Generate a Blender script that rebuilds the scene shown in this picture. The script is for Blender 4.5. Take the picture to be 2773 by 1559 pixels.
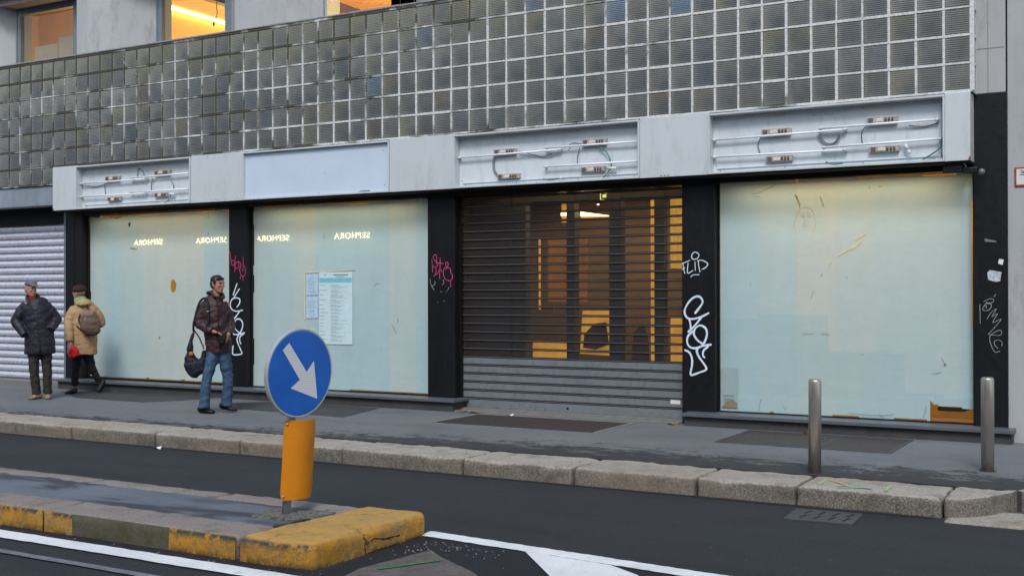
import bpy, bmesh, math, random
from mathutils import Vector, Matrix, noise
random.seed(7)
S = bpy.context.scene
C = S.collection
for o in list(bpy.data.objects): bpy.data.objects.remove(o)

# ------------------------------------------------------------------ camera, sky, sun
HC = 1.5246
cam = bpy.data.cameras.new('camera'); camo = bpy.data.objects.new('camera', cam); C.objects.link(camo)
R = Vector((0.86905855, 0.49470629, -0.00170866)); U = Vector((0.00366765, -0.00298917, 0.99998881)); W = Vector((-0.49469564, 0.86905509, 0.00441218))
camo.matrix_world = Matrix(((R.x, U.x, -W.x, 0), (R.y, U.y, -W.y, 0), (R.z, U.z, -W.z, HC), (0, 0, 0, 1)))
cam.sensor_width = 36; cam.lens = 40.245; cam.clip_start = 0.05; cam.clip_end = 2000
S.camera = camo
w = bpy.data.worlds.new('World'); S.world = w; w.use_nodes = True
nt = w.node_tree; bg = nt.nodes['Background']; sky = nt.nodes.new('ShaderNodeTexSky')
sky.sky_type = 'NISHITA'; sky.sun_disc = False
ELEV, AZ = math.radians(48), math.radians(158)      # azimuth from +Y (north), clockwise
sky.sun_elevation = ELEV; sky.sun_rotation = AZ; sky.air_density = 1.6; sky.dust_density = 2.0; sky.ozone_density = 2.0
nt.links.new(sky.outputs[0], bg.inputs[0]); bg.inputs[1].default_value = 0.12
sl = bpy.data.lights.new('sun', 'SUN'); sl.energy = 1.2; sl.angle = math.radians(16); sl.color = (1.0, 0.975, 0.955)
so = bpy.data.objects.new('sun', sl); C.objects.link(so)
sd = Vector((math.sin(AZ)*math.cos(ELEV), math.cos(AZ)*math.cos(ELEV), math.sin(ELEV)))
so.rotation_euler = sd.to_track_quat('Z', 'Y').to_euler(); so.location = (0, 0, 30)
S.view_settings.view_transform = 'Standard'; S.view_settings.look = 'None'; S.view_settings.exposure = 0.70; S.view_settings.gamma = 1
S.render.engine = 'CYCLES'; S.cycles.max_bounces = 8; S.cycles.transparent_max_bounces = 12

# ------------------------------------------------------------------ helpers
def lin(c):
    return tuple(((x/255)/12.92 if x/255 <= 0.04045 else ((x/255+0.055)/1.055)**2.4) for x in c)
class NT:
    def __init__(s, name):
        s.m = bpy.data.materials.new(name); s.m.use_nodes = True; s.t = s.m.node_tree
        s.b = s.t.nodes['Principled BSDF']; s.out = s.t.nodes['Material Output']; s._c = None
    def n(s, typ, **k):
        x = s.t.nodes.new(typ)
        for a, v in k.items(): setattr(x, a, v)
        return x
    def l(s, a, b): s.t.links.new(a, b)
    def co(s, sc=(1, 1, 1), rot=(0, 0, 0), loc=(0, 0, 0), kind='Object'):
        if s._c is None: s._c = s.n('ShaderNodeTexCoord')
        mp = s.n('ShaderNodeMapping'); mp.inputs['Scale'].default_value = sc; mp.inputs['Rotation'].default_value = rot; mp.inputs['Location'].default_value = loc
        s.l(s._c.outputs[kind], mp.inputs[0]); return mp.outputs[0]
    def noise(s, scale=5, detail=4, rough=.6, sc=(1, 1, 1), rot=(0, 0, 0), dist=0, loc=(0, 0, 0)):
        x = s.n('ShaderNodeTexNoise'); x.inputs['Scale'].default_value = scale; x.inputs['Detail'].default_value = detail; x.inputs['Roughness'].default_value = rough; x.inputs['Distortion'].default_value = dist
        s.l(s.co(sc, rot, loc), x.inputs['Vector']); return x.outputs['Fac']
    def vor(s, scale=50, sc=(1, 1, 1), feature='F1', out='Distance'):
        x = s.n('ShaderNodeTexVoronoi'); x.feature = feature; x.inputs['Scale'].default_value = scale
        s.l(s.co(sc), x.inputs['Vector']); return x.outputs[out]
    def ramp(s, f, lo=.4, hi=.6, a=0., b=1.):
        x = s.n('ShaderNodeMapRange'); x.inputs[1].default_value = lo; x.inputs[2].default_value = hi; x.inputs[3].default_value = a; x.inputs[4].default_value = b
        s.l(f, x.inputs[0]); return x.outputs[0]
    def math(s, op, a, b=None, clamp=False):
        x = s.n('ShaderNodeMath', operation=op); x.use_clamp = clamp
        for i, v in enumerate((a, b)):
            if v is None: continue
            if isinstance(v, (int, float)): x.inputs[i].default_value = v
            else: s.l(v, x.inputs[i])
        return x.outputs[0]
    def mix(s, f, a, b, blend='MIX'):
        x = s.n('ShaderNodeMix'); x.data_type = 'RGBA'; x.blend_type = blend
        for i, v in ((0, f), (6, a), (7, b)):
            if isinstance(v, (int, float)): x.inputs[i].default_value = v
            elif isinstance(v, tuple): x.inputs[i].default_value = (*v[:3], 1)
            else: s.l(v, x.inputs[i])
        return x.outputs[2]
    def attr(s, name, out='Color'):
        x = s.n('ShaderNodeAttribute', attribute_name=name); return x.outputs[out]
    def xyz(s, v=None):
        x = s.n('ShaderNodeSeparateXYZ'); s.l(v if v is not None else s.co(), x.inputs[0]); return x.outputs
    def bump(s, h, st=.3, d=.01):
        x = s.n('ShaderNodeBump'); x.inputs['Strength'].default_value = st; x.inputs['Distance'].default_value = d
        s.l(h, x.inputs['Height']); s.l(x.outputs[0], s.b.inputs['Normal'])
    def set(s, col=None, rough=None, metal=None, spec=None, coat=None, emit=None, es=0, coatr=.05):
        def put(k, v):
            if v is None: return
            i = s.b.inputs[k]
            if isinstance(v, (int, float)): i.default_value = v
            elif isinstance(v, tuple): i.default_value = (*v[:3], 1)
            else: s.l(v, i)
        put('Base Color', col); put('Roughness', rough); put('Metallic', metal); put('Specular IOR Level', spec); put('Coat Weight', coat)
        if coat: s.b.inputs['Coat Roughness'].default_value = coatr
        if emit is not None: put('Emission Color', emit); put('Emission Strength', es)
        return s.m
def simple(name, rgb, rough=.6, metal=0, var=.18, scale=6, bump=.0, bscale=60, spec=.5, streak=False, d=.004, coat=0, dirt=None, dirtamt=.5):
    """painted / plain surface with cloudy variation and a little wear"""
    m = NT(name); c = lin(rgb)
    f = m.noise(scale, 6, .65, sc=(1, 1, .22) if streak else (1, 1, 1))
    col = m.mix(m.ramp(f, .3, .7), tuple(x*(1-var) for x in c), tuple(min(1, x*(1+var)) for x in c))
    if dirt:
        g = m.noise(scale*2.7, 8, .7, sc=(1, 1, .3) if streak else (1, 1, 1), loc=(3, 1, 2))
        col = m.mix(m.ramp(g, .52, .75, 0, dirtamt), col, lin(dirt))
    r = m.ramp(m.noise(scale*3, 4), .3, .7, max(.02, rough-.08), min(1, rough+.08))
    if bump: m.bump(m.noise(bscale, 5, .7), bump, d)
    return m.set(col, r, metal, spec, coat)

class MB:
    def __init__(s): s.v = []; s.f = []; s.mi = []; s.uv = {}; s.col = {}; s.sm = []
    def add(s, vs, fs, mi=0, smooth=False):
        o = len(s.v); s.v += [tuple(v) for v in vs]
        for f in fs: s.f.append(tuple(i+o for i in f)); s.mi.append(mi); s.sm.append(smooth)
        return s
    def box(s, x0, x1, y0, y1, z0, z1, mi=0):
        return s.add([(x0,y0,z0),(x1,y0,z0),(x1,y1,z0),(x0,y1,z0),(x0,y0,z1),(x1,y0,z1),(x1,y1,z1),(x0,y1,z1)],
                     [(0,3,2,1),(4,5,6,7),(0,1,5,4),(1,2,6,5),(2,3,7,6),(3,0,4,7)], mi)
    def bbox(s, x0, x1, y0, y1, z0, z1, b=.006, mi=0):
        """box with bevelled edges"""
        bm = bmesh.new(); bmesh.ops.create_cube(bm, size=1)
        for v in bm.verts: v.co = Vector(((x0+x1)/2+v.co.x*(x1-x0), (y0+y1)/2+v.co.y*(y1-y0), (z0+z1)/2+v.co.z*(z1-z0)))
        b = min(b, .45*min(x1-x0, y1-y0, z1-z0))
        bmesh.ops.bevel(bm, geom=bm.edges[:], offset=b, segments=2, affect='EDGES', profile=.6)
        s.addbm(bm, mi); return s
    def addbm(s, bm, mi=0, smooth=False):
        bm.verts.index_update(); s.add([v.co[:] for v in bm.verts], [tuple(v.index for v in f.verts) for f in bm.faces], mi, smooth); bm.free()
    def prism(s, poly, z0, z1, mi=0):
        n = len(poly); vs = [(x, y, z0) for x, y in poly]+[(x, y, z1) for x, y in poly]
        return s.add(vs, [tuple(range(n))[::-1], tuple(range(n, 2*n))]+[(i, (i+1) % n, n+(i+1) % n, n+i) for i in range(n)], mi)
    def plate(s, poly, y0, y1, mi=0):
        """polygon in the x-z plane, thickness from y0 (front) to y1"""
        n = len(poly); vs = [(x, y0, z) for x, z in poly]+[(x, y1, z) for x, z in poly]
        return s.add(vs, [tuple(range(n)), tuple(range(n, 2*n))[::-1]]+[(i, n+i, n+(i+1) % n, (i+1) % n) for i in range(n)], mi)
    def loft(s, ch, seg=16, sub=1, ref=(0, 1, 0), mi=0, smooth=True, close=False):
        """ch: (x, y, z, a, b) rings"""
        pts = [Vector(c[:3]) for c in ch]; ra = [(c[3], c[4] if len(c) > 4 else c[3]) for c in ch]
        if sub > 1:
            P, Q = [], []
            for i in range(len(pts)-1):
                p0 = pts[max(i-1, 0)]; p1 = pts[i]; p2 = pts[i+1]; p3 = pts[min(i+2, len(pts)-1)]
                for k in range(sub):
                    t = k/sub; P.append(.5*((2*p1)+(p2-p0)*t+(2*p0-5*p1+4*p2-p3)*t*t+(3*p1-p0-3*p2+p3)*t**3))
                    e = t*t*(3-2*t)*.5+t*.5
                    Q.append((ra[i][0]+(ra[i+1][0]-ra[i][0])*e, ra[i][1]+(ra[i+1][1]-ra[i][1])*e))
            P.append(pts[-1]); Q.append(ra[-1]); pts, ra = P, Q
        ref = Vector(ref); rings = []; n = len(pts)
        for i in range(n):
            t = (pts[min(i+1, n-1)]-pts[max(i-1, 0)])
            if t.length < 1e-9: t = Vector((0, 0, 1))
            t.normalize(); u = ref.cross(t)
            if u.length < 1e-3: u = Vector((1, 0, 0)).cross(t)
            u.normalize(); v = t.cross(u); rings.append([pts[i]+u*ra[i][0]*math.cos(2*math.pi*k/seg)+v*ra[i][1]*math.sin(2*math.pi*k/seg) for k in range(seg)])
        vs = [p for r in rings for p in r]; fs = []
        for i in range(n-1):
            for k in range(seg):
                a = i*seg+k; b = i*seg+(k+1) % seg; fs.append((a, b, b+seg, a+seg))
        fs.append(tuple(range(seg))[::-1]); fs.append(tuple((n-1)*seg+k for k in range(seg)))
        return s.add(vs, fs, mi, smooth)
    def cyl(s, a, b, r, seg=12, r2=None, mi=0): return s.loft([(*a, r), (*b, r2 if r2 is not None else r)], seg, mi=mi)
    def tube(s, pts, r, seg=6, sub=4, mi=0): return s.loft([(*p, r) for p in pts], seg, sub, mi=mi)
    def ell(s, c, r, yaw=0, seg=14, tilt=0, mi=0):
        vs = []; fs = []; n = seg//2+1; M = Matrix.Rotation(yaw, 3, 'Z') @ Matrix.Rotation(tilt, 3, 'X')
        for i in range(1, n):
            ph = math.pi*i/n
            for k in range(seg):
                th = 2*math.pi*k/seg
                vs.append(Vector(c)+M @ Vector((r[0]*math.sin(ph)*math.cos(th), r[1]*math.sin(ph)*math.sin(th), r[2]*math.cos(ph))))
        for i in range(n-2):
            for k in range(seg): a = i*seg+k; b = i*seg+(k+1) % seg; fs.append((a, a+seg, b+seg, b))
        top = len(vs); vs.append(Vector(c)+M @ Vector((0, 0, r[2]))); vs.append(Vector(c)-M @ Vector((0, 0, r[2])))
        for k in range(seg): fs.append((top, k, (k+1) % seg)); fs.append((top+1, (n-2)*seg+(k+1) % seg, (n-2)*seg+k))
        return s.add(vs, fs, mi, True)
    def parts(s, name, mats, parent=None):
        """one object per connected piece"""
        par = list(range(len(s.v)))
        def find(a):
            while par[a] != a: par[a] = par[par[a]]; a = par[a]
            return a
        for f in s.f:
            for i in f[1:]:
                a, b = find(f[0]), find(i)
                if a != b: par[b] = a
        groups = {}
        for q, f in enumerate(s.f): groups.setdefault(find(f[0]), []).append(q)
        out = []
        for fl in groups.values():
            m = MB(); mp = {}
            for q in fl:
                f = s.f[q]
                for i in f:
                    if i not in mp: mp[i] = len(m.v); m.v.append(s.v[i])
                m.f.append(tuple(mp[i] for i in f)); m.mi.append(s.mi[q]); m.sm.append(s.sm[q])
            out.append(m.build(name, mats, parent))
        return out
    def build(s, name, mats, parent=None, voxel=None, smooth=2, fold=0, **k):
        me = bpy.data.meshes.new(name); me.from_pydata(s.v, [], s.f)
        if not isinstance(mats, (list, tuple)): mats = [mats]
        for m in mats: me.materials.append(m)
        me.polygons.foreach_set('material_index', s.mi); me.polygons.foreach_set('use_smooth', s.sm); me.update()
        o = bpy.data.objects.new(name, me); C.objects.link(o)
        if voxel:
            r = o.modifiers.new('r', 'REMESH'); r.mode = 'VOXEL'; r.voxel_size = voxel; r.use_smooth_shade = True
            q = o.modifiers.new('s', 'SMOOTH'); q.iterations = smooth; q.factor = .5
            dg = bpy.context.evaluated_depsgraph_get(); me2 = bpy.data.meshes.new_from_object(o.evaluated_get(dg)); o.modifiers.clear()
            o.data = me2; bpy.data.meshes.remove(me); me2.name = name
            if fold:
                ns = [v.normal.copy() for v in me2.vertices]
                for v, nn in zip(me2.vertices, ns):
                    c = v.co; h = noise.noise((c.x*9+c.z*5, c.y*9, c.z*16-c.x*6))+.5*noise.noise((c.x*22, c.y*22+c.z*9, c.z*30)); v.co = c+nn*(h*fold)
                me2.update()
            if not me2.materials:
                for m in mats: me2.materials.append(m)
        if parent is not None: o.parent = parent
        for a, b in k.items(): o[a] = b
        return o
def thing(name, label, cat, loc=(0, 0, 0), rz=0, group=None):
    o = bpy.data.objects.new(name, None); C.objects.link(o); o.location = loc; o.rotation_euler = (0, 0, rz); o.empty_display_size = .1
    o['label'] = label; o['category'] = cat
    if group: o['group'] = group
    return o
def tag(o, label, cat, group=None):
    o['label'] = label; o['category'] = cat
    if group: o['group'] = group
    return o
def struct(name, mb, m): return mb.build(name, m, None, kind='structure')
def strokes(mb, lst, r, y=12.594, flat=.0015):
    """flat painted strokes on a wall plane facing -y: ribbons with round ends"""
    for st in lst:
        pts = [Vector((a, 0, b)) for a, b in st]
        P = []
        for i in range(len(pts)-1):
            p0 = pts[max(i-1, 0)]; p1 = pts[i]; p2 = pts[i+1]; p3 = pts[min(i+2, len(pts)-1)]
            for k in range(5):
                t = k/5; P.append(.5*((2*p1)+(p2-p0)*t+(2*p0-5*p1+4*p2-p3)*t*t+(3*p1-p0-3*p2+p3)*t**3))
        P.append(pts[-1]); y -= .00015
        for i, p in enumerate(P):
            rr = r*(.85+.3*noise.noise((p.x*9, p.z*9, 1)))
            mb.add([(p.x+rr*math.cos(a*math.pi/4), y-.0004, p.z+rr*math.sin(a*math.pi/4)) for a in range(8)], [tuple(range(8))])
            y -= .000004
            if i < len(P)-1:
                d = (P[i+1]-p)
                if d.length < 1e-6: continue
                d.normalize(); q = Vector((-d.z, 0, d.x))*rr
                a, b = p, P[i+1]
                mb.add([(a.x+q.x, y, a.z+q.z), (a.x-q.x, y, a.z-q.z), (b.x-q.x, y, b.z-q.z), (b.x+q.x, y, b.z+q.z)], [(0, 1, 2, 3)])
def rough_block(x0, x1, y0, y1, z0, z1, res=.04, rad=.025, amp=.004, freq=9, warp=None, chip=0):
    """rounded stone block with an uneven surface"""
    bm = bmesh.new()
    nx, ny, nz = max(2, int((x1-x0)/res)), max(2, int((y1-y0)/res)), max(2, int((z1-z0)/res)); idx = {}
    def V(i, j, k):
        if (i, j, k) in idx: return idx[(i, j, k)]
        p = Vector((x0+(x1-x0)*i/nx, y0+(y1-y0)*j/ny, z0+(z1-z0)*k/nz))
        q = Vector((min(max(p.x, x0+rad), x1-rad), min(max(p.y, y0+rad), y1-rad), min(max(p.z, z0+rad), z1-rad)))
        d = p-q; n = d.normalized() if d.length > 0 else Vector((0, 0, 0)); p = q+n*rad
        h = noise.fractal(p*freq, 1, 2, 4)*amp
        if chip:
            c = noise.noise(p*3.1+Vector((5, 2, 1)))
            edge = (abs(n.z) > .25) and (abs(n.x)+abs(n.y) > .25)
            if edge and c > .1: h -= chip*(c-.1)*2
        p = p+n*h
        if warp: p = Vector(warp(p))
        idx[(i, j, k)] = bm.verts.new(p); return idx[(i, j, k)]
    for i in range(nx):
        for j in range(ny):
            bm.faces.new((V(i, j, nz), V(i+1, j, nz), V(i+1, j+1, nz), V(i, j+1, nz))); bm.faces.new((V(i, j, 0), V(i, j+1, 0), V(i+1, j+1, 0), V(i+1, j, 0)))
        for k in range(nz):
            bm.faces.new((V(i, 0, k), V(i+1, 0, k), V(i+1, 0, k+1), V(i, 0, k+1))); bm.faces.new((V(i, ny, k), V(i, ny, k+1), V(i+1, ny, k+1), V(i+1, ny, k)))
    for j in range(ny):
        for k in range(nz):
            bm.faces.new((V(0, j, k), V(0, j, k+1), V(0, j+1, k+1), V(0, j+1, k))); bm.faces.new((V(nx, j, k), V(nx, j+1, k), V(nx, j+1, k+1), V(nx, j, k+1)))
    return bm

# ------------------------------------------------------------------ materials
def asphalt(name, rgb, stain=None, damp=False, gritty=.55, rough=.8):
    m = NT(name); c = lin(rgb)
    g = m.vor(110); f = m.noise(.8, 9, .72, dist=.5); h = m.noise(75, 4, .8)
    col = m.mix(m.ramp(f, .32, .68), tuple(x*.74 for x in c), tuple(x*1.25 for x in c))
    col = m.mix(m.ramp(h, .38, .62, 0, gritty), col, tuple(x*2.3 for x in c))
    col = m.mix(m.ramp(m.noise(60, 4, .8, loc=(5, 1, 1)), .52, .66, 0, gritty), col, tuple(x*.45 for x in c))
    col = m.mix(m.ramp(m.noise(48, 2, .5, loc=(9, 3, 1)), .71, .74, 0, .5), col, lin((135, 136, 132)))
    col = m.mix(m.ramp(m.noise(1.6, 9, .75, sc=(.35, 1.6, 1), loc=(4, 4, 4)), .5, .72, 0, .5), col, tuple(x*.6 for x in c))
    col = m.mix(m.ramp(m.noise(2.6, 7, .7, sc=(.08, 2.4, 1), loc=(1, 7, 4)), .55, .7, 0, .35), col, tuple(x*1.7 for x in c))
    if damp:
        col = m.mix(m.ramp(m.noise(1.1, 9, .7, sc=(.45, 2.2, 1), dist=.7, loc=(2, 3, 1)), .47, .56, 0, .85), col, tuple(x*.3 for x in c))
    if stain:
        X, y = m.xyz()[0], m.xyz()[1]
        n1 = m.noise(2.4, 11, .84, sc=(1, 2.0, 1), dist=.6)
        band = m.math('MULTIPLY', m.ramp(y, 9.6, 10.7, .20, -.07), 1.0)
        xr = m.ramp(X, -9.5, -5.0, -.13, .0)
        k = m.ramp(m.math('ADD', m.math('ADD', n1, band), xr), .52, .57)
        k = m.math('MULTIPLY', k, m.ramp(y, 10.6, 10.9, 1, 0))
        col = m.mix(m.math('MULTIPLY', k, .88), col, tuple(x*.2 for x in c))
        v = m.vor(5, sc=(1, 2.0, 1)); sp = m.math('MULTIPLY', m.ramp(v, .13, .20, 1, 0), m.ramp(m.noise(.8, 2), .47, .52))
        sp = m.math('MULTIPLY', sp, m.ramp(y, 10.3, 11.6, 1, .15))
        col = m.mix(m.math('MULTIPLY', sp, .7), col, tuple(x*.3 for x in c))
        col = m.mix(m.ramp(m.vor(4.5), .024, .034, .75, 0), col, lin((165, 165, 160)))
    m.bump(m.math('ADD', m.math('MULTIPLY', g, .6), m.noise(45, 6, .8)), .5, .006)
    return m.set(col, m.ramp(f, .3, .7, rough-.14, rough+.05), 0, .35)
M = {}
M['road'] = asphalt('road_asphalt', (35, 38, 40), gritty=.5)
M['fresh'] = asphalt('fresh_asphalt', (26, 28, 33), gritty=.2)
M['pave'] = asphalt('pavement_asphalt', (92, 95, 97), stain=True, gritty=.42, rough=.85)
M['patch'] = asphalt('patched_asphalt', (56, 55, 55), gritty=.2, rough=.7)
M['isle'] = asphalt('island_asphalt', (92, 98, 106), damp=True, gritty=.22)
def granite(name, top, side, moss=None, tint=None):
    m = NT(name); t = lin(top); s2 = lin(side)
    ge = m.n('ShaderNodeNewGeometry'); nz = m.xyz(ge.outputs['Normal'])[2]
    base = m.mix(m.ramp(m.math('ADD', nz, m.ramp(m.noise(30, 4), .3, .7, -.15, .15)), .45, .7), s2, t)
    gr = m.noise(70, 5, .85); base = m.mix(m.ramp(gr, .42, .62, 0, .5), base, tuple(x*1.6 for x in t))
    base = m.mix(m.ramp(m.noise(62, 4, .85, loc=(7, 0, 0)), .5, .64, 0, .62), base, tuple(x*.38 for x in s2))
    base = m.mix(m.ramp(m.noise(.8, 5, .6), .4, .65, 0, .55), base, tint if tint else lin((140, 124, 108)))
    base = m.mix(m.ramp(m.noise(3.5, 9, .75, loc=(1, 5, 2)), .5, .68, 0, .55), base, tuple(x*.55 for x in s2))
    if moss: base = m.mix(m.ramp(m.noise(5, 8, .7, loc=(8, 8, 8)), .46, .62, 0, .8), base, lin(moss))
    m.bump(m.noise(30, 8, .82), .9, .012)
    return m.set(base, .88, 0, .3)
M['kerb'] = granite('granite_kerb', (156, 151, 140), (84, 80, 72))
M['islek'] = granite('pink_granite_kerb', (134, 128, 122), (92, 86, 72), tint=lin((134, 116, 111)))
def yellowpaint():
    m = NT('worn_yellow_kerb_paint'); ge = m.n('ShaderNodeNewGeometry'); nz = m.xyz(ge.outputs['Normal'])[2]
    X, Y, Zc = m.xyz()[0], m.xyz()[1], m.xyz()[2]
    y1 = m.mix(m.ramp(m.noise(4, 7, .7), .3, .7), lin((168, 116, 28)), lin((206, 152, 42)))
    stone = m.mix(m.ramp(m.noise(90, 4, .8), .35, .7), lin((70, 66, 52)), lin((128, 120, 96)))
    wear = m.ramp(m.noise(16, 9, .8, dist=.6), .45, .58)
    side = m.mix(m.math('MULTIPLY', wear, .6), y1, stone)
    dust = m.mix(m.ramp(m.noise(6, 8, .7), .35, .7), lin((190, 146, 66)), lin((165, 133, 78)))
    col = m.mix(m.ramp(nz, .5, .9), side, dust)
    col = m.mix(m.ramp(m.noise(7, 9, .8, loc=(3, 9, 1)), .55, .62, 0, .75), col, lin((78, 70, 50)))
    col = m.mix(m.ramp(m.noise(22, 8, .85, loc=(6, 2, 1)), .56, .62, 0, .7), col, lin((112, 104, 86)))
    col = m.mix(m.ramp(m.noise(2.6, 5, .7, loc=(1, 2, 9)), .5, .66, 0, .5), col, lin((150, 132, 96)))
    # black scuffing along the front edge
    edge = m.math('MULTIPLY', m.ramp(Zc, -.055, -.02), m.math('MULTIPLY', m.ramp(Zc, -.012, .004, 1, 0), m.ramp(Y, 5.44, 5.49, 1, 0)))
    col = m.mix(m.math('MULTIPLY', edge, m.ramp(m.noise(11, 6, .7), .4, .5)), col, lin((62, 62, 58)))
    base = m.math('MULTIPLY', m.ramp(Zc, -.15, -.10, 1, 0), m.ramp(m.noise(14, 6, .7, loc=(1, 1, 8)), .42, .55))
    col = m.mix(m.math('MULTIPLY', base, .85), col, lin((52, 46, 34)))
    m.bump(m.noise(26, 8, .8), .9, .014)
    return m.set(col, .75, 0, .4)
M['yellow'] = yellowpaint()
M['greyk'] = granite('mossy_grey_kerb', (92, 88, 76), (88, 86, 72), moss=(70, 72, 48), tint=lin((84, 82, 66)))
def roadpaint():
    m = NT('white_road_paint')
    col = m.mix(m.ramp(m.noise(3, 8, .7), .3, .7), lin((196, 200, 200)), lin((224, 226, 224)))
    hole = m.math('MAXIMUM', m.ramp(m.noise(38, 9, .85), .58, .64), m.ramp(m.noise(4, 9, .85, loc=(2, 2, 2)), .6, .68, 0, .8))
    col = m.mix(m.math('MULTIPLY', hole, .7), col, lin((60, 62, 64)))
    m.bump(m.noise(90, 4, .7), .3, .003); return m.set(col, .65)
M['line'] = roadpaint()
M['faint'] = simple('worn_grey_road_line', (104, 108, 112), .75, var=.3, scale=8, dirt=(60, 64, 68), dirtamt=.8)
M['concrete'] = simple('grey_render', (160, 163, 165), .8, var=.1, scale=2, bump=.25, bscale=80, streak=True, dirt=(104, 104, 108), dirtamt=.55)
M['concrete_d'] = simple('stained_render', (138, 136, 138), .85, var=.14, scale=2.5, bump=.3, bscale=60, streak=True, dirt=(74, 70, 70), dirtamt=.7)
M['beam'] = simple('grey_blue_beam', (125, 136, 146), .7, var=.16, scale=3, streak=True, dirt=(80, 86, 92), dirtamt=.7)
M['fascia'] = simple('grey_white_fascia_metal', (188, 194, 197), .42, var=.05, scale=2.5, streak=True, bump=.08, bscale=4, d=.02, dirt=(140, 144, 146), dirtamt=.5)
M['fascia_in'] = simple('white_sign_tray_metal', (198, 206, 211), .45, var=.06, scale=3, streak=True, dirt=(142, 144, 150), dirtamt=.5)
M['lightpan'] = simple('pale_blue_sign_panel', (188, 202, 218), .35, var=.05, scale=1.5, bump=.06, bscale=3, d=.02)
M['black'] = simple('black_painted_pillar', (17, 18, 22), .45, var=.3, scale=5, bump=.06, bscale=30, streak=True, dirt=(32, 32, 36), dirtamt=.5, spec=.3)
M['blackm'] = simple('black_frame', (16, 15, 17), .4, var=.2, scale=8, spec=.4)
M['void'] = simple('dark_recess', (14, 13, 14), .9, var=.2)
M['sill'] = simple('dark_grey_stone_sill', (86, 90, 96), .38, var=.12, scale=5, bump=.1)
M['plinth'] = simple('dark_stone_plinth', (58, 58, 60), .7, var=.25, scale=6, bump=.25, bscale=40, dirt=(84, 82, 80))
M['plinth_l'] = simple('grey_stone_step', (112, 112, 110), .8, var=.15, scale=6, bump=.25, bscale=40, dirt=(80, 78, 76))
M['tube'] = simple('white_fluorescent_tube', (222, 226, 234), .25, var=.04)
M['cap'] = simple('aged_lamp_holder', (205, 205, 202), .5, var=.1)
M['ballast'] = simple('rusty_ballast_metal', (176, 168, 162), .5, .3, var=.3, scale=30, dirt=(72, 50, 46), dirtamt=.9)
M['ballast_d'] = simple('dark_ballast_parts', (100, 86, 82), .55, .2, var=.4, scale=40)
M['ballast_l'] = simple('pale_ballast_label', (206, 200, 190), .6, var=.15, scale=30)
M['cable'] = simple('grey_cable', (106, 110, 116), .5)
M['green'] = simple('green_wire', (34, 112, 92), .5)
M['screw'] = simple('dark_screw', (62, 64, 76), .5)
M['white'] = simple('white_paint', (222, 226, 228), .6, var=.08)
M['spray'] = simple('white_spray_paint', (205, 220, 232), .6, var=.14, scale=12)
M['chalk'] = simple('grey_marker', (150, 152, 155), .7, var=.3, scale=30)
M['pink'] = simple('pink_spray_paint', (188, 66, 106), .6, var=.25, scale=14)
M['steel'] = simple('brushed_steel', (178, 170, 162), .34, .75, var=.22, scale=4, streak=True, bump=.12, bscale=50, dirt=(96, 88, 80), dirtamt=.5)
M['zinc'] = simple('galvanised_pole', (172, 176, 178), .5, .05, var=.1, scale=20)
M['shut_w'] = simple('light_grey_shutter_paint', (206, 208, 218), .3, .35, var=.05, scale=3, dirt=(196, 172, 180), dirtamt=.2)  # pinkish blotches paint in the coloured reflections on the slats
M['shut_g'] = simple('grey_shutter_slat', (120, 127, 130), .45, .25, var=.1, scale=6, bump=.08, dirt=(74, 78, 80), dirtamt=.6)
M['shut_rod'] = simple('pale_shutter_hinge', (116, 114, 116), .4, .4, var=.15, scale=20)
M['hatch'] = simple('brown_rubber_hatch', (46, 40, 40), .75, var=.2, scale=9, bump=.35, bscale=220, d=.003, dirt=(84, 74, 70), dirtamt=.5)
M['trim'] = simple('pale_stone_trim', (122, 120, 112), .8, var=.25, scale=15, dirt=(80, 78, 74))
M['iron'] = simple('cast_iron', (74, 78, 80), .55, .35, var=.25, scale=14, bump=.3, bscale=60, dirt=(88, 72, 58), dirtamt=.5)
M['frame'] = simple('grey_aluminium_frame', (116, 126, 134), .45, .3, var=.12, scale=6)
M['leaf'] = simple('dry_leaf', (150, 98, 50), .8, var=.35, scale=40)
M['paper'] = simple('litter_paper', (215, 215, 215), .8, var=.08)
M['red'] = simple('red_border', (152, 52, 56), .5)
M['sheet'] = simple('white_notice_paper', (190, 214, 218), .7, var=.06, scale=8)
M['sheet_b'] = simple('pale_blue_notice_paper', (174, 200, 222), .7, var=.07, scale=8)
M['cyan'] = simple('cyan_band', (112, 184, 204), .6, var=.12, scale=20)
M['ink'] = simple('grey_print', (150, 168, 174), .8, var=.25, scale=60)
M['ink_d'] = simple('dark_print', (104, 118, 124), .8, var=.2, scale=60)
M['tape'] = simple('yellowed_tape', (196, 200, 180), .6, var=.1, scale=20)
def emis(name, rgb, st, var=0, scale=8, vsc=(1, 1, 1)):
    m = NT(name); c = lin(rgb); col = c
    if var: col = m.mix(m.ramp(m.noise(scale, 6, .7, sc=vsc), .35, .65), tuple(x*(1-var) for x in c), c)
    return m.set(tuple(x*.6 for x in c), .6, emit=col, es=st)
M['amber'] = emis('amber_wall_glow', (214, 154, 62), .85, .45, 5)  # emission stands in for warm lamplight on the shop's inner walls
M['amber_t'] = emis('self_glowing_amber_glass', (222, 166, 68), .95, .6, 40)  # glow put into the pane itself instead of light falling on it
M['amber_d'] = emis('dim_amber_wall_glow', (164, 104, 46), .5, .5, 3)  # weaker built-in glow in place of dimly lamplit wall parts
M['lampw'] = emis('lit_lamp', (255, 236, 190), 6)
M['strip'] = emis('lit_strip', (255, 230, 150), 5)
M['letters'] = emis('lit_letters', (255, 236, 170), 14)
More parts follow.
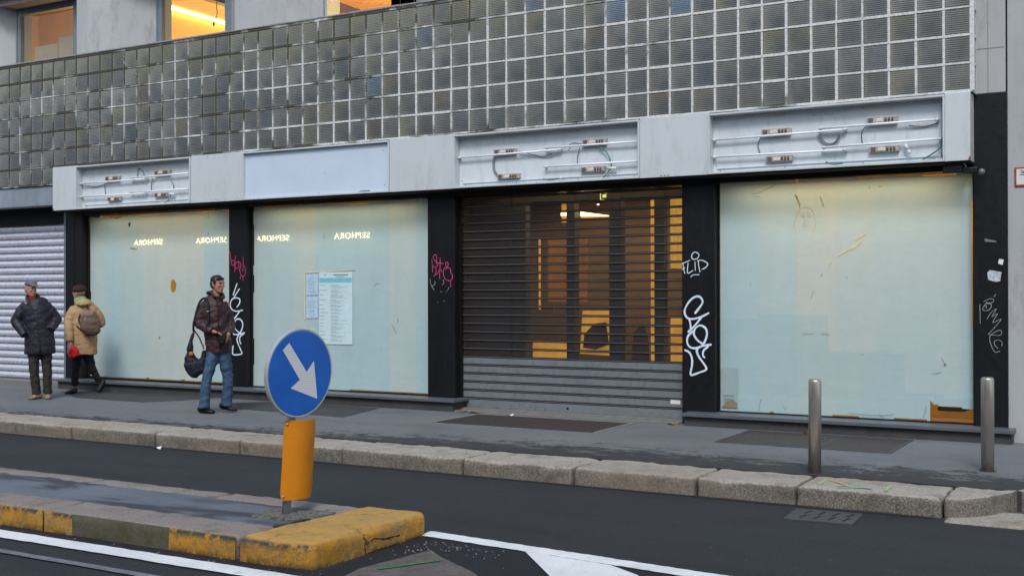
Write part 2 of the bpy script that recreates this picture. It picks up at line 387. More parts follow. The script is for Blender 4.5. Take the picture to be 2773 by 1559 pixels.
def transp(name, rgb, keep, rough=.25):
    """tinted see-through sheet: keep = share of light passed"""
    m = NT(name); m.set(lin(rgb), rough, 0, .5)
    tr = m.n('ShaderNodeBsdfTransparent'); mx = m.n('ShaderNodeMixShader'); mx.inputs[0].default_value = keep
    m.l(m.b.outputs[0], mx.inputs[1]); m.l(tr.outputs[0], mx.inputs[2]); m.l(mx.outputs[0], m.out.inputs[0]); return m.m
M['poly'] = transp('smoked_clear_shutter_slat', (62, 60, 58), .70, .3)
def glass():
    m = NT('window_pane_glass'); tr = m.n('ShaderNodeBsdfTransparent'); gl = m.n('ShaderNodeBsdfGlossy'); gl.inputs['Roughness'].default_value = .0
    tr.inputs[0].default_value = (.96, .98, .97, 1)
    ge = m.n('ShaderNodeNewGeometry'); dp = m.n('ShaderNodeVectorMath', operation='DOT_PRODUCT'); m.l(ge.outputs['Incoming'], dp.inputs[0]); m.l(ge.outputs['Normal'], dp.inputs[1])
    cs = m.math('ABSOLUTE', dp.outputs['Value']); fr = m.math('ADD', m.math('MULTIPLY', m.math('POWER', m.math('SUBTRACT', 1.0, cs), 5.0), .93), .07)
    pass
    mx = m.n('ShaderNodeMixShader'); m.l(fr, mx.inputs[0]); m.l(tr.outputs[0], mx.inputs[1]); m.l(gl.outputs[0], mx.inputs[2]); m.l(mx.outputs[0], m.out.inputs[0]); return m.m
M['glass'] = glass()
def film():
    m = NT('whitewashed_window_film'); X = m.xyz()[0]
    def bands(w, seed):
        fl = m.math('FLOOR', m.math('ADD', m.math('DIVIDE', X, w), seed)); wn = m.n('ShaderNodeTexWhiteNoise', noise_dimensions='1D'); m.l(fl, wn.inputs['W']); return wn.outputs['Value']
    b = m.math('ADD', m.math('MULTIPLY', bands(.43, .3), .55), m.math('MULTIPLY', m.noise(.9, 3, .5, sc=(1, 1, .5)), .45))
    col = m.mix(m.ramp(b, .25, .75), lin((192, 222, 233)), lin((214, 224, 222)))
    col = m.mix(m.ramp(m.noise(2.5, 7, .65, sc=(1.2, 1, .35)), .45, .75, 0, .35), col, lin((174, 210, 220)))
    zz = m.xyz()[2]; sh = m.math('FLOOR', m.math('MULTIPLY', m.math('ADD', X, m.math('MULTIPLY', zz, .02)), 1.25)); wn2 = m.n('ShaderNodeTexWhiteNoise', noise_dimensions='1D'); m.l(sh, wn2.inputs['W'])
    cut = m.math('ADD', m.math('MULTIPLY', wn2.outputs['Value'], 1.6), .4); low = m.math('MULTIPLY', m.math('LESS_THAN', zz, cut), m.math('GREATER_THAN', X, -5.0))
    col = m.mix(m.math('MULTIPLY', low, .3), col, lin((160, 206, 220)))
    col = m.mix(m.ramp(m.noise(60, 3, .7), .70, .76, 0, .35), col, lin((120, 130, 128)))
    br = m.noise(3.2, 9, .8, sc=(1, 1, 2.6), rot=(0, .5, 0), dist=1.5); col = m.mix(m.ramp(br, .35, .65, 0, .16), col, lin((150, 172, 172)))
    col = m.mix(m.ramp(m.noise(7, 8, .8, sc=(1, 1, .25), loc=(3, 2, 7)), .58, .7, 0, .28), col, lin((226, 228, 214)))
    m.set(col, .55, 0, .35)
    tl = m.n('ShaderNodeBsdfTranslucent'); m.l(col, tl.inputs[0]); mx = m.n('ShaderNodeMixShader'); mx.inputs[0].default_value = .22
    m.l(m.b.outputs[0], mx.inputs[1]); m.l(tl.outputs[0], mx.inputs[2]); m.l(mx.outputs[0], m.out.inputs[0]); return m.m
M['film'] = film()
M['ochre'] = simple('ochre_interior_board', (240, 190, 84), .7, var=.12, scale=3)
M['brownwall'] = simple('brown_interior_wall', (112, 100, 84), .8, var=.2, scale=1.5)
M['yellowwall'] = simple('cream_interior_wall', (226, 190, 110), .85, var=.06, scale=2)
M['tanwall'] = simple('tan_interior_wall', (204, 164, 104), .85, var=.06, scale=2)
M['brown'] = simple('dark_brown_panel', (88, 62, 42), .8, var=.15)
M['navy'] = simple('slate_column', (62, 66, 74), .6, var=.15)

def blockmat():
    m = NT('ribbed_glass_block'); t = m.attr('tint'); uv = m.n('ShaderNodeUVMap'); u = m.xyz(uv.outputs[0])
    col = m.mix(1.0, t, m.mix(m.ramp(m.noise(3.2, 6, .7, dist=.6), .3, .7), (.72, .72, .72), (1.25, 1.25, 1.25)), 'MULTIPLY')
    # thicker pale glass wall of the block showing along its left and lower edge
    e1 = m.ramp(u[0], .24, .05, 0, 1); e2 = m.ramp(u[1], .22, .04, 0, 1); e3 = m.ramp(u[0], .86, .97, 0, 1)
    e = m.math('MAXIMUM', m.math('MAXIMUM', e1, e2), e3)
    col = m.mix(m.math('MULTIPLY', e, .42), col, lin((134, 132, 118)))
    cc = m.math('MULTIPLY', m.ramp(u[0], .15, .6, 0, 1), m.ramp(u[1], .9, .3, 0, 1)); col = m.mix(m.math('MULTIPLY', cc, m.ramp(m.noise(1.9, 3, .6, loc=(4, 4, 4)), .4, .6, .3, .8)), col, lin((66, 73, 76)))
    wv = m.math('SINE', m.math('MULTIPLY', u[1], 82.)); wh = m.math('SINE', m.math('MULTIPLY', u[0], 70.))
    col = m.mix(m.ramp(wv, -.2, 1, 0, .13), col, lin((120, 128, 132)))
    dz = m.xyz()[2]
    d = m.math('MULTIPLY', m.ramp(dz, 4.55, 5.25), m.ramp(m.noise(2.5, 7, .7, sc=(1, 1, .5)), .35, .6))
    col = m.mix(m.math('MULTIPLY', d, .5), col, lin((122, 118, 96)))
    m.bump(m.math('ADD', m.math('MULTIPLY', wv, .6), m.math('ADD', m.math('MULTIPLY', wh, .04), m.math('MULTIPLY', m.noise(5, 2), 1.2))), .4, .006)
    return m.set(col, m.ramp(m.noise(5, 4), .3, .7, .22, .45), 0, .4, .1, coatr=.12)
M['block'] = blockmat()
def mortar():
    m = NT('weathered_white_mortar'); X, Zc = m.xyz()[0], m.xyz()[2]
    f = m.math('ADD', m.noise(1.3, 7, .65, dist=.5), m.ramp(X, -17, -3, -.13, .10))
    f = m.math('ADD', f, m.ramp(Zc, 4.7, 5.2, 0, -.12)); f = m.math('ADD', f, m.ramp(Zc, 3.6, 3.75, -.05, 0))
    col = m.mix(m.ramp(f, .38, .52), lin((68, 66, 55)), m.mix(m.ramp(m.noise(30, 6), .3, .7), lin((172, 173, 172)), lin((214, 217, 218))))
    m.bump(m.noise(60, 5, .7), .5, .006); return m.set(col, .85)
M['mortar'] = mortar()

# ------------------------------------------------------------------ the ground
g = MB(); g.add([(-150, -80, -.16), (150, -80, -.16), (150, 90, -.16), (-150, 90, -.16)], [(0, 1, 2, 3)]); struct('ground', g, M['pave'])
g = MB(); g.add([(-80, -7.4, -.15), (60, -7.4, -.15), (60, 9.3, -.15), (-80, 9.3, -.15)], [(0, 1, 2, 3)]); struct('road', g, M['road'])
g = MB(); g.prism([(-80, 9.53), (-1.44, 9.53), (-.95, 9.55), (-.80, 10.2), (-.7, 12.5), (3, 13), (3, 16), (-80, 16)], -.155, 0); struct('pavement', g, M['pave'])
g = MB(); g.prism([(-.70, 9.0), (30, 9.0), (30, 16), (-.4, 16), (-.66, 12.5), (-.8, 10.2)], -.155, -.10); struct('side_pavement', g, M['pave'])
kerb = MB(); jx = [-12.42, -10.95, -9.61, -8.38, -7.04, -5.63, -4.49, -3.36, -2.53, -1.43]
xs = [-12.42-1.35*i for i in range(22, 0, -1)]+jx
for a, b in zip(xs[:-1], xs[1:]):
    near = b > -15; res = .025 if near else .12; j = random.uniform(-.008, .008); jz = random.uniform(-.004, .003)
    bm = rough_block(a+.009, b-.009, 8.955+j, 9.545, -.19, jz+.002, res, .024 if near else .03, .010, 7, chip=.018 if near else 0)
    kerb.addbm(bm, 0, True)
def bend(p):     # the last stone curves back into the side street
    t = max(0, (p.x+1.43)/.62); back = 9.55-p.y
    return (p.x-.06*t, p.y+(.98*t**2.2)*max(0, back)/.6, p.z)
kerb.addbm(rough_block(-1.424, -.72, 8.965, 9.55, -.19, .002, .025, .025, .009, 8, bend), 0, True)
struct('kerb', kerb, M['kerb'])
g = MB(); g.addbm(rough_block(-1.40, -.86, 8.80, 9.4, -.22, -.138, .04, .01, .003, 8), 0, True); g.addbm(rough_block(-.85, -.1, 8.84, 9.9, -.22, -.132, .04, .01, .003, 8), 0, True)
struct('gutter_stone', g, M['kerb'])
# grime strips in the gutter and kerb/pavement crack
g = MB()
def ragged(x0, x1, y0, y1, n, ja, jb, z):
    top = [(x0+(x1-x0)*i/n, y1+random.uniform(-jb, jb), z) for i in range(n+1)]; bot = [(x0+(x1-x0)*i/n, y0+random.uniform(-ja, ja), z) for i in range(n+1)]
    g.add(bot+top, [(i, i+1, n+2+i, n+1+i) for i in range(n)])
ragged(-14, -1.5, 8.90, 8.99, 160, .018, 0, -.146)
ragged(-14, -1.0, 9.535, 9.56, 160, .0, .01, .0035)
struct('gutter_grime', g, simple('dark_grit', (34, 32, 30), .95, var=.4, scale=20, bump=.5, bscale=120))
# traffic island in the road
isl = MB(); isl.prism([(-60, 5.75), (-5.10, 5.75), (-5.10, 5.8), (-5.03, 6.32), (-5.03, 6.4), (-60, 6.4)], -.16, -.004)
struct('traffic_island', isl, M['isle'])
ik = MB()
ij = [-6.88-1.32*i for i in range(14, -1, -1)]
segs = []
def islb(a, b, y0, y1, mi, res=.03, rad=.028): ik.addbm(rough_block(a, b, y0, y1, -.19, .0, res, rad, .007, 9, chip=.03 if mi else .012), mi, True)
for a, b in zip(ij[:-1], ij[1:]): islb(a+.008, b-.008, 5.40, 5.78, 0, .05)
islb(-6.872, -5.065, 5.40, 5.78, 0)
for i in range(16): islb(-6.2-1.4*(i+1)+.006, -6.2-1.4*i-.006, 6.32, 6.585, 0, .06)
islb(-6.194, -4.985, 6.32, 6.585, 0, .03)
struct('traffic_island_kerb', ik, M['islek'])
# painted front faces of the island kerb, a hair proud of the stone
pf = MB()
def facepaint(a, b, mi):
    nx, nz = max(3, int((b-a)/.03)), 6; vs = []
    for k in range(nz+1):
        for i in range(nx+1):
            x = a+(b-a)*i/nx; z = -.155+(.153)*k/nz
            yy = 5.392+(max(0, z+.03)**2)*14+noise.fractal(Vector((x*9, 5, z*9)), 1, 2, 4)*.004-.002; vs.append((x, yy, z))
    pf.add(vs, [(k*(nx+1)+i, k*(nx+1)+i+1, (k+1)*(nx+1)+i+1, (k+1)*(nx+1)+i) for k in range(nz) for i in range(nx)], mi, True)
for a, b, mi in [(-26, -6.885, 0), (-6.87, -6.58, 0), (-6.58, -5.65, 1), (-5.65, -5.07, 0)]: facepaint(a, b, mi)
struct('kerb_paint', pf, [M['yellow'], M['greyk']])
def endwarp(p):
    # end block: rounded nose on the right, far side running further back
    x, y, z = p; t = (y-5.40)/1.19
    x2 = x if x < -5.02+t*.1 else x
    cl = lambda q: min(1, max(0, q))
    return (x + (-.05+.03*t)*cl((x+4.9)/.4) + t*.10*cl((-4.45-x)/.55), y+.03*cl((x+4.62)/.15)*cl((.25-t)/.2), z)
eb = MB(); bmE = rough_block(-5.05, -4.42, 5.385, 6.60, -.19, .014, .02, .045, .006, 6, endwarp, chip=.03); eb.addbm(bmE, 0, True)
struct('island_end_stone', eb, M['yellow'])
crk = MB()
def crack(pts, w=.006, X=-4.33):
    for (y0, z0), (y1, z1) in zip(pts[:-1], pts[1:]):
        crk.loft([(X, y0, z0, w, w), (X, y1, z1, w*.7, w*.7)], 5, ref=(1, 0, 0))
def facecrack(lines):
    k = MB()
    for pts in lines:
        for (y0, z0), (y1, z1) in zip(pts[:-1], pts[1:]):
            n = 5
            for i in range(n):
                a = i/n; b = (i+1)/n; j = lambda: random.uniform(-.004, .004)
                ya, za, yb, zb_ = y0+(y1-y0)*a, z0+(z1-z0)*a, y0+(y1-y0)*b, z0+(z1-z0)*b
                k.cyl((-4.472+.03*(ya-5.4)/1.2, ya, za), (-4.472+.03*(yb-5.4)/1.2, yb, zb_), random.uniform(.004, .0075), 6)
    return k
random.seed(21)
CRK = [[(5.901, -0.032), (5.931, -0.066), (5.916, -0.09), (5.923, -0.15)], [(5.931, -0.089), (6.008, -0.062), (6.125, -0.086), (6.287, -0.09)], [(5.923, -0.15), (6.046, -0.143), (6.165, -0.147), (6.271, -0.139)]]
struct('kerb_crack', facecrack(CRK), simple('crack_dirt', (44, 34, 22), .95, var=.3))
# markings and patches on the road
g = MB(); zz = -.1465
g.add([(-4.46, 6.62, zz), (-2.25, 6.42, zz), (0, 6.2, zz), (0, 3.6, zz), (-3.6, 5.0, zz), (-5.1, 5.22, zz), (-9, 5.3, zz), (-9, 5.42, zz), (-4.4, 5.42, zz)], [tuple(range(9))]); struct('fresh_asphalt_patch', g, M['fresh'])
g = MB(); g.add([(-4.15, 6.22, -.1435), (-3.98, 6.08, -.1435), (-3.62, 5.86, -.1435), (-3.3, 5.6, -.1435), (-4.2, 5.30, -.1435), (-4.25, 5.6, -.1435)], [tuple(range(6))]); struct('old_paving_patch', g, simple('old_brown_paving', (84, 78, 74), .85, var=.35, scale=9, bump=.5, bscale=40, dirt=(124, 118, 108), dirtamt=.6))
g = MB(); zl = -.140
def strip(pts, z):
    n = len(pts)//2; g.add([(x, y, z) for x, y in pts], [tuple(range(len(pts)))])
def edgy(p0, p1, wdt, n=60, j=.006):
    a = []; b = []
    for i in range(n+1):
        t = i/n; x = p0[0]+(p1[0]-p0[0])*t; y = p0[1]+(p1[1]-p0[1])*t
        a.append((x, y+random.uniform(-j, j), zl)); b.append((x, y-wdt+random.uniform(-j, j), zl))
    g.add(b+a, [(i, i+1, n+2+i, n+1+i) for i in range(n)])
edgy((-30, 5.26), (-4.4, 5.255), .165, 300); edgy((-4.47, 6.70), (-2.3, 6.50), .15); edgy((-2.3, 6.50), (0, 6.28), .15); edgy((0, 6.28), (4, 5.6), .15)
g.add([(-3.59, 6.47, zl), (-3.17, 6.0, zl), (-2.6, 5.35, zl), (-2.1, 5.7, zl), (-2.72, 6.26, zl), (-2.95, 6.40, zl)], [tuple(range(6))])
struct('road_marking', g, M['line'])
g = MB(); zl = -.1405; edgy((-30, 4.86), (-4.4, 4.86), .07, 120, .004); struct('worn_road_marking', g, M['faint'])
g = MB()
for i in range(90):
    t = i/90; x = -4.13+t*.20; y = 5.62+t*.36+random.uniform(-.006, .006); r = random.uniform(.006, .016); z = -.139+random.uniform(0, .002)
    g.add([(x+r*math.cos(a), y+r*math.sin(a), z) for a in [0, 1.2, 2.3, 3.4, 4.5, 5.4]], [tuple(range(6))])
struct('green_paint_mark', g, simple('green_marker_paint', (44, 120, 62), .8, var=.3, scale=40))
# survey spray marks on the kerb top
g = MB(); gm = MB(); ym = MB(); bm_ = MB()
def topstroke(mb, pts, r, z):
    for (a, b), (c, d) in zip(pts[:-1], pts[1:]):
        L = math.hypot(c-a, d-b); nx, ny = -(d-b)/L*r, (c-a)/L*r
        mb.add([(a+nx, b+ny, z), (a-nx, b-ny, z), (c-nx, d-ny, z), (c+nx, d+ny, z)], [(0, 3, 2, 1)])
topstroke(gm, [(-2.38, 9.12), (-2.40, 9.42)], .009, .0052); topstroke(gm, [(-1.86, 9.05), (-1.87, 9.32)], .009, .0052)
topstroke(gm, [(-2.25, 9.10), (-2.07, 9.25), (-2.05, 9.10), (-2.22, 9.06)], .008, .0058); topstroke(ym, [(-2.36, 9.36), (-2.17, 9.17)], .010, .0064); topstroke(bm_, [(-2.2, 9.14), (-1.98, 9.12)], .024, .0046)
struct('survey_paint', gm, simple('lime_marker_paint', (146, 180, 110), .8)); struct('survey_paint_orange', ym, simple('orange_marker_paint', (206, 168, 92), .8)); struct('survey_paint_blue', bm_, simple('blue_marker_paint', (134, 160, 164), .8))

# asphalt patches and hatches on the pavement
g = MB()
g.add([(x, y, .004) for x, y in [(-14.9, 12.0), (-14.6, 12.38), (-12.0, 12.36), (-12.2, 11.85), (-12.45, 11.42), (-13.88, 11.44)]], [tuple(range(6))])
g.add([(x, y, .004) for x, y in [(-10.9, 12.38), (-9.05, 12.34), (-8.78, 11.22), (-10.64, 11.37), (-11.3, 11.9)]], [tuple(range(5))])
struct('pavement_patch', g, M['patch'])
t = thing('cellar_hatch', 'flush brown hatch in the pavement in front of the see-through door shutter', 'hatch', (-6.45, 11.8, 0))
h = MB(); h.bbox(-1.03, 1.03, -.49, .50, -.05, .006, .003); h.build('hatch_plate', M['hatch'], t)
h = MB(); h.box(-1.08, 1.08, .502, .545, -.04, .008); h.box(-1.08, -1.034, -.5, .50, -.04, .008); h.box(1.034, 1.08, -.5, .50, -.04, .008); h.build('hatch_rim', M['trim'], t)
def grate(nm, x0, x1, y0, y1, label, n):
    t = thing('pavement_grate', label, 'grate', ((x0+x1)/2, (y0+y1)/2, 0), group='pair of pavement grates under the right window')
    X = (x1-x0)/2; Y = (y1-y0)/2; h = MB()
    for i in range(n): x = -X+.02+(2*X-.04)*i/(n-1); h.box(x-.006, x+.006, -Y+.012, Y-.012, -.03, .005)
    for j in range(5): y = -Y+.1+(2*Y-.2)*j/4; h.box(-X+.01, X-.01, y-.005, y+.005, -.03, .001)
    h.build('bars', simple('rusty_grate_bars', (78, 72, 68), .6, .3, var=.3, scale=20), t)
    h = MB(); h.box(-X+.004, X-.004, -Y+.004, Y-.004, -.04, .0015-.0); h.build('pit', simple('grate_dirt', (26, 25, 25), .9, var=.3, scale=20), t)
    h = MB()
    for a in (-1, 1): h.box(a*X-.012, a*X+.012, -Y, Y, -.04, .008); h.box(-X+.013, X-.013, a*Y-.012, a*Y+.012, -.04, .0075)
    h.build('rim', M['iron'], t)
grate('a', -3.98, -2.97, 11.2, 12.3, 'wider left one of two dark iron pavement grates below the large right window', 62)
grate('b', -2.94, -2.26, 11.2, 12.3, 'right one of two dark iron pavement grates, narrower, behind the left bollard', 42)
t = thing('storm_drain', 'cast iron gutter drain with slanted slots at the foot of the granite kerb', 'drain', (-2.21, 8.58, -.15), math.radians(3))
dm = MB(); dm.bbox(-.25, .25, -.215, .215, -.03, .012, .004); dm.build('drain_cover', M['iron'], t)
dm = MB()
for r_, y in enumerate((.02, -.15)):
    for i in range(4):
        x = -.16+.105*i; dm.add([(x, y, .0128), (x+.022, y, .0128), (x+.05, y+.13, .0128), (x+.028, y+.13, .0128)], [(0, 1, 2, 3)])
dm.build('slots', M['void'], t)

# ------------------------------------------------------------------ the shop building
YG, YS, YF, YW, YD = 12.37, 12.335, 12.60, 12.72, 12.75
B = thing('shop_building', 'closed corner shop building with glass block band, grey fascia and whitened shop windows', 'building', (0, 0, 0))
# glass block band
mod, rh, X0, Z0 = .272, .2841, -16.637, 3.569
bl = MB(); tints = []; uvs = []; mo = MB()
def tint(i, j):
    r = random.random(); base = (96, 97, 93) if j < 3 else (108, 108, 101)
    if i < 14: base = tuple(x+12 for x in base)
    if r < .10: base = (106, 104, 90)
    elif r < .20: base = (90, 93, 94)
    elif r < .27: base = (98, 92, 82)
    elif r < .275: base = (94, 106, 116)
    if (i, j) in ((36, 5), (40, 4), (43, 4)): base = (86, 108, 132)
    k = random.uniform(.88, 1.13); return tuple(x*k for x in lin(base))
def quadblock(P, n, tn):
    """P(u,v) -> point on the face; n outward normal"""
    g1, g2 = .042, .075; o = []
    for a, d in ((g1, .006), (g2, .010)):
        for (u, v) in ((a, a), (1-a, a), (1-a, 1-a), (a, 1-a)): o.append(P(u, v)-n*d if a == g1 else P(u, v)-n*(d-.009))
    bl.add(o, [(0, 1, 5, 4), (1, 2, 6, 5), (2, 3, 7, 6), (3, 0, 4, 7), (4, 5, 6, 7)])
    q = [(g1, g1), (1-g1, g1), (1-g1, 1-g1), (g1, 1-g1), (g2, g2), (1-g2, g2), (1-g2, 1-g2), (g2, 1-g2)]
    for f in ((0, 1, 5, 4), (1, 2, 6, 5), (2, 3, 7, 6), (3, 0, 4, 7), (4, 5, 6, 7)):
        for i in f: uvs.append(q[i]); tints.append((*tn, 1))
NC = 55
for i in range(-10, NC):
    x = X0+i*mod
    for j in range(-1, 8):
        if j == -1 and i > 3: continue
        if j > 5 : continue
        z = Z0+j*rh; quadblock(lambda u, v: Vector((x+u*mod, YG, z+v*rh)), Vector((0, -1, 0)), tint(i, j))
XR = X0+NC*mod
for j in range(0, 6):
    z = Z0+j*rh; quadblock(lambda u, v: Vector((XR+.006, YG+.02+u*.21, z+v*rh)), Vector((1, 0, 0)), tint(50, j))
bo = bl.build('glass_block_band', M['block'], B); me = bo.data
uvl = me.uv_layers.new(name='UVMap'); uvl.data.foreach_set('uv', [c for p in uvs for c in p])
ca = me.color_attributes.new('tint', 'FLOAT_COLOR', 'CORNER'); ca.data.foreach_set('color', [c for p in tints for c in p])
def wob(a): return a*(1+random.uniform(-.28, .28))
for i in range(-10, NC+1):
    x = X0+i*mod
    for j in range(-1, 6):
        if j == -1 and i > 4: continue
        z = Z0+j*rh; wd = wob(.0105 if i < 18 else .0125); dx = random.uniform(-.0015, .0015)
        if i == NC: wd = .022
        mo.box(x-wd+dx, x+wd+dx, YG-.001+random.uniform(-.001, .001), YG+.03, z, z+rh)
for i in range(-10, NC):
    x = X0+i*mod
    for j in range(-1, 7):
        if j == -1 and i > 3: continue
        if j == 6: z = Z0+j*rh+.008; wd = wob(.02)
        else: z = Z0+j*rh; wd = wob(.0105 if i < 18 else .0125)
        mo.box(x, x+mod, YG-.004+random.uniform(-.001, .001), YG+.028, z-wd, z+wd)
for j in range(0, 7): mo.box(XR-.005, XR+.012, YG+.02, YF-.001, Z0+j*rh-.013, Z0+j*rh+.013)
mo.box(XR-.02, XR+.0105, YG+.215, YF-.002, Z0-.01, Z0+6*rh+.02)
mo.build('mortar_grid', M['mortar'], B)
mo = MB(); mo.box(X0-10*mod, XR-.01, YG+.032, YG+.10, Z0, Z0+6*rh+.006); mo.box(X0-10*mod, X0+4*mod, YG+.034, YG+.098, Z0-rh, Z0-.001)
mo.build('band_core', M['void'], B)
mo = MB()
for i in range(-10, NC):
    x = X0+i*mod; mo.bbox(x, x+mod+.01, YG-.014+random.uniform(-.003, .003), YF+.1, Z0+6*rh+.026, Z0+6*rh+.045+random.uniform(0, .008), .006)
mo.build('band_coping', M['concrete_d'], B)
# beam over the left shop and near-black block painting the shade of the open gap below it
b = MB(); b.bbox(-30, -15.53, YG+.02, 12.66, 2.955, 3.268, .008); b.build('lintel_beam', M['beam'], B)
b = MB(); b.box(-30, -15.53, 12.70, 12.9, 2.68, 2.97); b.build('recess_shade_block', M['void'], B)
b = MB(); b.box(-15.625, -15.545, 12.64, 12.75, 0, 2.94); b.parts('shutter_guide', M['frame'], B)
b = MB(); b.bbox(-30, -15.545, 12.55, 12.80, -.02, .085, .01); b.build('door_step', M['plinth_l'], B)
# corrugated light shutter
b = MB(); x0, x1 = -21, -15.625; nz = 23; per = .1175; prof = [(0, .0), (.08, -.004), (.14, -.026), (.45, -.036), (.72, -.026), (.80, -.004), (.86, -.004), (.875, .022), (.90, .022), (.91, -.002), (.94, -.002), (.95, .022), (.985, .022)]
rows = []
for k in range(nz):
    for f, d in prof: rows.append((.10+(k+f)*per, 12.775+d))
vs = [(x, y, z) for z, y in rows for x in (x0, x1)]
b.add(vs, [(2*i, 2*i+1, 2*i+3, 2*i+2) for i in range(len(rows)-1)]); b.build('corrugated_shutter', M['shut_w'], B)
# pillars
def pillar(x0, x1, z1=2.86, z0=0.0, extra=None):
    p = MB(); p.bbox(x0, x1, YF, 12.95, z0, z1, .006); return p.build('pillar', M['black'], B)
P0 = pillar(-15.535, -15.13); P1 = pillar(-11.975, -11.63); P2 = pillar(-8.455, -8.03); P3 = pillar(-4.888, -4.485); P4 = pillar(-1.70, -1.376, 3.56)
b = MB(); b.box(-15.36, -15.33, YF-.004, YF+.01, .16, 2.86); b.build('pillar_groove', M['blackm'], P0)
# header over everything and soffit of the sign
b = MB(); b.box(-15.53, -1.70, YF+.012, 12.9, 2.785, 2.87); b.build('header', M['blackm'], B)
b = MB(); b.box(-15.50, -1.70, YS+.02, YF+.05, 2.842, 2.856); b.build('soffit', M['void'], B)
# plinths, sills
b = MB(); b.bbox(-15.50, -7.95, 12.42, 12.72, -.02, .118, .008); b.bbox(-4.80, -1.325, 12.42, 12.72, -.02, .108, .008); b.parts('plinth', M['plinth'], B)
b = MB(); b.bbox(-15.50, -7.90, 12.37, 12.73, .120, .158, .006); b.bbox(-4.80, -1.305, 12.37, 12.73, .110, .150, .006); b.parts('sill', M['sill'], B)
b = MB(); b.bbox(-8.03, -4.89, 12.46, 12.74, -.02, .022, .004); b.bbox(-8.03, -4.89, 12.62, 12.742, .022, .036, .003); b.build('threshold', M['plinth_l'], B)
# windows: frame, pane, film
def inside(poly, x, z):
    c = False; n = len(poly)
    for i in range(n):
        (xa, za), (xb, zb) = poly[i], poly[(i+1) % n]
        if (za > z) != (zb > z) and x < (xb-xa)*(z-za)/(zb-za)+xa: c = not c
    return c
def shopwin(x0, x1, z0, z1, holes, gaps, lampE):
    f = MB(); d = .025
    f.box(x0, x1, YW-.03, YW+.04, z0-.012, z0+.012); f.box(x0, x1, YW-.03, YW+.04, z1-.014, z1+.03); f.box(x0, x0+.02, YW-.028, YW+.04, z0+.012, z1-.014); f.box(x1-.02, x1, YW-.028, YW+.04, z0+.012, z1-.014)
    w_ = f.build('shop_window', M['blackm'], B)
    p = MB(); p.add([(x0+.02, YW, z0+.012), (x1-.02, YW, z0+.012), (x1-.02, YW, z1-.014), (x0+.02, YW, z1-.014)], [(0, 1, 2, 3)]); p.build('pane', M['glass'], w_)
    q = MB(); r = .016; nx = int((x1-x0-.04)/r); nz = int((z1-z0-.026)/r); idx = {}; gl, gr, gb, gt = gaps
    def gv(i, k):
        if (i, k) not in idx: idx[(i, k)] = len(q.v); q.v.append((x0+.02+(x1-x0-.04)*i/nx, YW+.006, z0+.012+(z1-z0-.026)*k/nz))
        return idx[(i, k)]
    for i in range(nx):
        for k in range(nz):
            x = x0+.02+(x1-x0-.04)*(i+.5)/nx; z = z0+.012+(z1-z0-.026)*(k+.5)/nz; nn = noise.noise((x*3, z*3, x0))
            if x < x0+.02+gl*(.8+nn) or x > x1-.02-gr*(.8+nn) or z < z0+.012+gb*(.8+nn) or z > z1-.014-gt*(.7+1.6*nn): continue
            if any(inside(h, x, z) for h in holes): continue
            q.f.append((gv(i, k), gv(i+1, k), gv(i+1, k+1), gv(i, k+1))); q.mi.append(0); q.sm.append(False)
    fo = q.build('window_film', M['film'], w_)
    bx = MB(); e = .012; bx.box(x0-.02, x1+.02, 13.45, 13.5, 0, 3.0); bx.build('display_back', M['ochre'], w_)
    bx = MB(); bx.box(x0, x1, YW+.05, 13.44, z0-.06, z0-.02); bx.box(x0, x1, YW+.05, 13.44, z1+.14, z1+.18); bx.box(x0-.02, x0, YW+.05, 13.44, z0, z1+.14); bx.box(x1, x1+.02, YW+.05, 13.44, z0, z1+.14); bx.parts('display_lining', M['tanwall'], w_)
    la = bpy.data.lights.new('display_lamp', 'AREA'); la.shape = 'RECTANGLE'; la.size = (x1-x0)*.8; la.size_y = .1; la.energy = lampE; la.color = (1, .76, .42)
    lo = bpy.data.objects.new('display_lamp', la); C.objects.link(lo); lo.location = ((x0+x1)/2, 13.02, z1+.03); lo.rotation_euler = (math.radians(-25), 0, 0); lo.parent = w_
    return w_, fo
def oval(cx, cz, a, b, n=16): return [(cx+a*math.cos(2*math.pi*i/n)*(1+random.uniform(-.08, .08)), cz+b*math.sin(2*math.pi*i/n)*(1+random.uniform(-.08, .08))) for i in range(n)]
W1, F1 = shopwin(-15.13, -11.96, .172, 2.79, [oval(-13.24, 1.645, .065, .10), [(-13.55, .86), (-13.52, .86), (-13.52, .82), (-13.55, .82)], [(-14.24, 2.255), (-14.13, 2.215), (-14.03, 2.225), (-14.14, 2.25)], [(-12.12, 1.4), (-11.9, 1.4), (-11.9, .98), (-12.06, .98)]], (.02, .0, .02, .03), 9)
W2, F2 = shopwin(-11.63, -8.45, .162, 2.80, [], (.01, .01, .02, .02), 11)
W3, F3 = shopwin(-4.485, -1.70, .152, 2.80, [[(-2.155, .377), (-2.11, .335), (-1.9, .325), (-1.71, .30), (-1.6, .30), (-1.6, .1), (-2.15, .1)], [(-3.66, 2.85), (-3.56, 2.745), (-3.53, 2.85)], [(-3.0, 2.85), (-2.9, 2.775), (-2.3, 2.765), (-1.88, 2.75), (-1.86, 2.85)], oval(-2.77, 2.66, .012, .014), oval(-2.66, 2.665, .02, .01)], (.004, .009, .009, .0), 14)
b = MB(); b.add([(-15.0, 13.40, .2), (-13, 13.4, .2), (-13, 13.4, .3)], [(0, 1, 2)])
s_ = MB(); s_.plate([(-2.12, .31), (-1.78, .29), (-1.85, .25), (-2.12, .25)], 13.0, 13.01); s_.build('torn_backing', M['brown'], F3)
